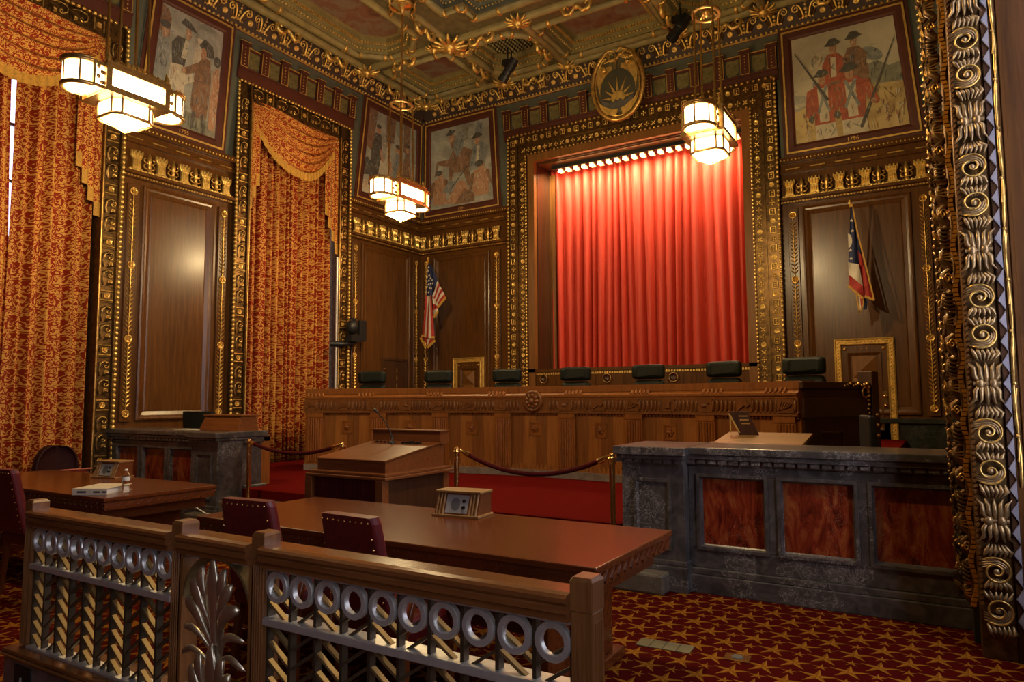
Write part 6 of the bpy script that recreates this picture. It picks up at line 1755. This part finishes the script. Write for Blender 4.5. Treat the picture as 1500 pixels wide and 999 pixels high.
def fan(b, z):
    L = lambda pts, w, **q: bladeleaf(b, [(x, z + y) for x, y in pts], w, **q)
    L([(0, -.1), (0, .04), (0, .17), (0, .27)], .092, y0=.012, pointed=True, lift=.02)
    for s in (-1, 1):
        L([(s * .008, -.02), (s * .045, .08), (s * .068, .16), (s * .075, .225)], .05, y0=.035)
        L([(s * .012, -.08), (s * .05, .03), (s * .09, .11), (s * .13, .165)], .056)
        L([(s * .016, -.14), (s * .055, -.03), (s * .105, .045), (s * .175, .07)], .056)
        L([(s * .016, -.19), (s * .06, -.09), (s * .12, -.045), (s * .2, -.055)], .03, y0=.04)
        L([(s * .016, -.25), (s * .06, -.16), (s * .13, -.13), (s * .21, -.17)], .028, y0=.04)
    b.tube([(0, .03, z - .05), (0, .03, z - .34)], [.02, .014], 8)
for zb in (-.36, -.72):
    b = MB(); fan(b, zb); b.build('palmette', M['palm'], g)
# marble curb
for nm, lab, x0, x1 in (('marble_curb', 'reddish grey marble curb under the left rail section', -4.36, -2.9), ('marble_curb', 'marble curb under the right rail section', -2.45, -.88)):
    t = thing(nm, lab, 'curb', ((x0 + x1) / 2, RY, 0), 0, 'marble curbs'); h = (x1 - x0) / 2
    b = MB(); b.box(-h, h, -.05, .16, 0, .205); b.build('curb_block', M['curb'], t, .004)
    b = MB(); b.box(-h - .012, h + .012, -.075, .18, .205, .218); b.box(-h - .006, h + .006, -.06, .17, .218, .238); b.build('top_moulding', M['wood_rail'], t, .005)
    if x0 < -4:
        b = MB(); b.box(-h + .13, -h + .3, -.058, -.05, .03, .175); po = b.build('outlet_plate', M['black'], t, .003)
        MB().box(-h + .2, -h + .215, -.062, -.058, .07, .12).build('outlet_slot', M['greyplate'], po)

# ------------------------------------------------------------------ flags
def flagpatch(b, c, m, mf=None, nu=12, nv=12, wob=.02, y=0, seed=0):
    """bilinear cloth patch from four (x,z) corners TL,TR,BR,BL; mf(u,v) picks the material"""
    q = [Vector(p) for p in c]
    def P(u, v): p = q[0].lerp(q[1], u).lerp(q[3].lerp(q[2], u), v); return (p.x, y + wob * sin(u * 5 + v * 2 + seed), p.y)
    for j in range(nv):
        for i in range(nu):
            u0, u1, v0, v1 = i / nu, (i + 1) / nu, j / nv, (j + 1) / nv
            b.add([P(u0, v0), P(u1, v0), P(u1, v1), P(u0, v1)], [(3, 2, 1, 0)], mf((i + .5) / nu, (j + .5) / nv) if mf else m, True)
FM = [M['blue'], plain('flag_white', (.6, .53, .43), .7), plain('flag_red', (.36, .025, .02), .7), M['fringe']]
def strip(b, pts, w, y, m=3):
    for a, c in zip(pts, pts[1:]):
        a, c = Vector(a), Vector(c); d = (c - a).normalized(); n = Vector((-d.y, d.x)) * w
        b.add([(a.x, y, a.y), (c.x, y, c.y), (c.x + n.x, y, c.y + n.y), (a.x + n.x, y, a.y + n.y)], [(0, 1, 2, 3)], m)
def star_poly(cx, cz, r): return [(cx + (r if k % 2 == 0 else r * .42) * sin(k * pi / 5), cz + (r if k % 2 == 0 else r * .42) * cos(k * pi / 5)) for k in range(10)]
def pole(parent, top, foot):
    MB().tube([foot, top], .014, 8).build('pole', M['wood_dark'], parent)
    b = MB(); d = (Vector(top) - Vector(foot)).normalized(); b.ball(top, .03, 0, 8, 6); b.ball(Vector(top) + d * .04, .018, 0, 8, 5); b.build('finial', M['gold_bright'], parent)
# striped star flag, far left
fx = lambda px, py: ((px - 627) * .0193, -(py - 380) * .0155)
t = thing('flag', 'red and white striped flag with star field, hanging in the left corner', 'flag', (-9.68, 12.3, 4.68), 0, 'wall flags')
pole(t, (0, 0, 0), (-.1, .62, -1.5))
b = MB()
flagpatch(b, [fx(629, 388), fx(633, 388), fx(635, 434), fx(625.5, 433)], 0, None, 4, 8, .02, -.05)
flagpatch(b, [fx(632, 388), fx(634, 389), fx(642, 413), fx(634, 434)], 0, None, 4, 8, .02, -.04)
st_ = lambda u, v: 2 if int(u * 5) % 2 == 0 else 1
flagpatch(b, [fx(625.5, 433), fx(635, 434), fx(638.5, 497), fx(620, 492)], 1, st_, 20, 8, .025, -.05)
flagpatch(b, [fx(634, 434), fx(642, 413), fx(653, 437), fx(642, 450)], 1, lambda u, v: 1 if int(v * 6) % 2 == 0 else 2, 6, 18, .015, -.02)
flagpatch(b, [fx(634, 436), fx(642, 446), fx(642, 456), fx(636, 464)], 1, lambda u, v: 1 if int(v * 3) % 2 == 0 else 2, 6, 9, .015, -.015)
flagpatch(b, [fx(621, 492), fx(638, 496), fx(630, 504), fx(627, 505)], 2, lambda u, v: 2 if int(u * 3) % 2 == 0 else 1, 9, 4, .01, -.03)
for px, py in ((630, 398), (632, 405), (629, 407), (628.5, 413), (631.5, 412), (634, 409), (636, 412), (634, 417), (631, 418), (628.5, 421), (632.5, 423), (627.5, 428), (631, 429), (637, 417), (635, 424), (631, 393)):
    x, z = fx(px, py); b.add([(a, -.078 - .0, c) for a, c in star_poly(x, z, .032)], [tuple(range(10))[::-1]], 1)
cl_ = b.build('cloth', FM, t)
for pts_, w_, y_ in (([fx(653.5, 437), fx(642, 450)], .06, -.045), ([fx(642.5, 456), fx(636, 465)], .05, -.04), ([fx(620, 492), fx(628, 507), fx(639, 497)], -.06, -.06), ([fx(639, 496), fx(620, 492)], -.05, -.062), ([fx(626, 394), fx(630, 386), fx(631, 381)], .035, -.06)):
    b = MB(); strip(b, pts_, w_, y_, 0); b.build('gold_fringe', M['fringe'], t)
# state flag, right
gx = lambda px, py: ((px - 1245) * .0074 * 1.35, -(py - 296) * .0112)
t = thing('flag', 'blue red and white flag hanging on the panel above the right door', 'flag', (-1.1, 12.3, 4.66), 0, 'wall flags')
pole(t, (0, 0, 0), (.1, .62, -1.4))
b = MB()
flagpatch(b, [gx(1246, 304), gx(1248.5, 304), gx(1254.5, 387), gx(1239, 382)], 0, None, 6, 10, .03, -.06)
flagpatch(b, [gx(1239, 382), gx(1254.5, 387), gx(1258.5, 418), gx(1239, 400)], 1, None, 6, 5, .03, -.06)
flagpatch(b, [gx(1239, 400), gx(1258.5, 418), gx(1259, 434), gx(1239, 415)], 2, None, 6, 5, .03, -.06)
flagpatch(b, [gx(1249, 310), gx(1250.5, 312), gx(1262, 394), gx(1253, 384)], 0, lambda u, v: 0 if v < .72 else 2, 4, 12, .02, -.02)
flagpatch(b, [gx(1253, 378), gx(1262, 392), gx(1272, 438), gx(1259, 432)], 2, None, 6, 8, .02, -.03)
flagpatch(b, [gx(1247, 424), gx(1258.5, 434), gx(1258, 444), gx(1251, 456)], 1, lambda u, v: 1 if u < .5 else 2, 6, 6, .01, -.03)
flagpatch(b, [gx(1259, 434), gx(1264, 438), gx(1262, 450), gx(1257, 452)], 0, None, 4, 4, .01, .0)
for px, py in ((1247, 323.5), (1247.5, 338.5), (1243.5, 366), (1244, 378)):
    x, z = gx(px, py); b.add([(a, -.096, c) for a, c in star_poly(x, z, .028)], [tuple(range(10))[::-1]], 1)
x0, z0 = gx(1241, 352); b.add([(x0 + .055 * cos(a), -.097, z0 + .115 * sin(a)) for a in [-pi / 2 + pi * k / 12 for k in range(13)]], [tuple(range(13))], 1)
b.build('cloth', FM, t)
for pts_, w_, y_ in (([gx(1248, 304), gx(1254, 345), gx(1264, 395), gx(1272.5, 440)], .022, -.075), ([gx(1272, 440), gx(1259.5, 434)], -.035, -.06), ([gx(1239, 415), gx(1259, 435)], -.035, -.085), ([gx(1247, 424), gx(1251, 457), gx(1259, 444), gx(1259, 434)], .02, -.05), ([gx(1244.5, 303), gx(1249, 303)], .05, -.07)):
    b = MB(); strip(b, pts_, w_, y_, 0); b.build('gold_fringe', M['fringe'], t)

# ------------------------------------------------------------------ light
def area_light(name, loc, size, energy, color, rot):
    l = bpy.data.lights.new(name, 'AREA'); l.shape = 'RECTANGLE'; l.size, l.size_y = size; l.energy = energy; l.color = color
    o = bpy.data.objects.new(name, l); COL.objects.link(o); o.location = loc; o.rotation_euler = rot
    return o
area_light('stage_lamps_light', (-4.95, 13.12, 6.45), (4.1, .12), 260, (1, .73, .41), (radians(19), 0, 0))
w = bpy.data.worlds.new('world'); S.world = w; w.use_nodes = True
w.node_tree.nodes['Background'].inputs[0].default_value = (.5, .6, 1, 1); w.node_tree.nodes['Background'].inputs[1].default_value = .02

# ------------------------------------------------------------------ camera
yaw, pitch, roll, fpx = radians(-31.3291752), radians(4.71333705), radians(-.32207031), 1027.24219
fw = Vector((sin(yaw) * cos(pitch), cos(yaw) * cos(pitch), sin(pitch)))
r0 = Vector((cos(yaw), -sin(yaw), 0)); u0 = r0.cross(fw)
rt = r0 * cos(roll) + u0 * sin(roll); up = -r0 * sin(roll) + u0 * cos(roll)
cam = bpy.data.cameras.new('camera'); co = bpy.data.objects.new('camera', cam); COL.objects.link(co)
co.matrix_world = Matrix(((rt.x, up.x, -fw.x, 0), (rt.y, up.y, -fw.y, 0), (rt.z, up.z, -fw.z, 1.55), (0, 0, 0, 1)))
cam.sensor_width = 36; cam.sensor_fit = 'HORIZONTAL'; cam.lens = fpx / 1500 * 36; cam.clip_start = .02
S.camera = co
S.view_settings.view_transform = 'Standard'; S.view_settings.look = 'None'; S.view_settings.gamma = 1; S.view_settings.use_curve_mapping = False
S.view_settings.exposure = 0.0
S.cycles.max_bounces = 6; S.cycles.diffuse_bounces = 3; S.cycles.glossy_bounces = 3; S.cycles.transmission_bounces = 4; S.cycles.caustics_reflective = False; S.cycles.caustics_refractive = False
S.cycles.sample_clamp_indirect = 4; S.cycles.use_denoising = True
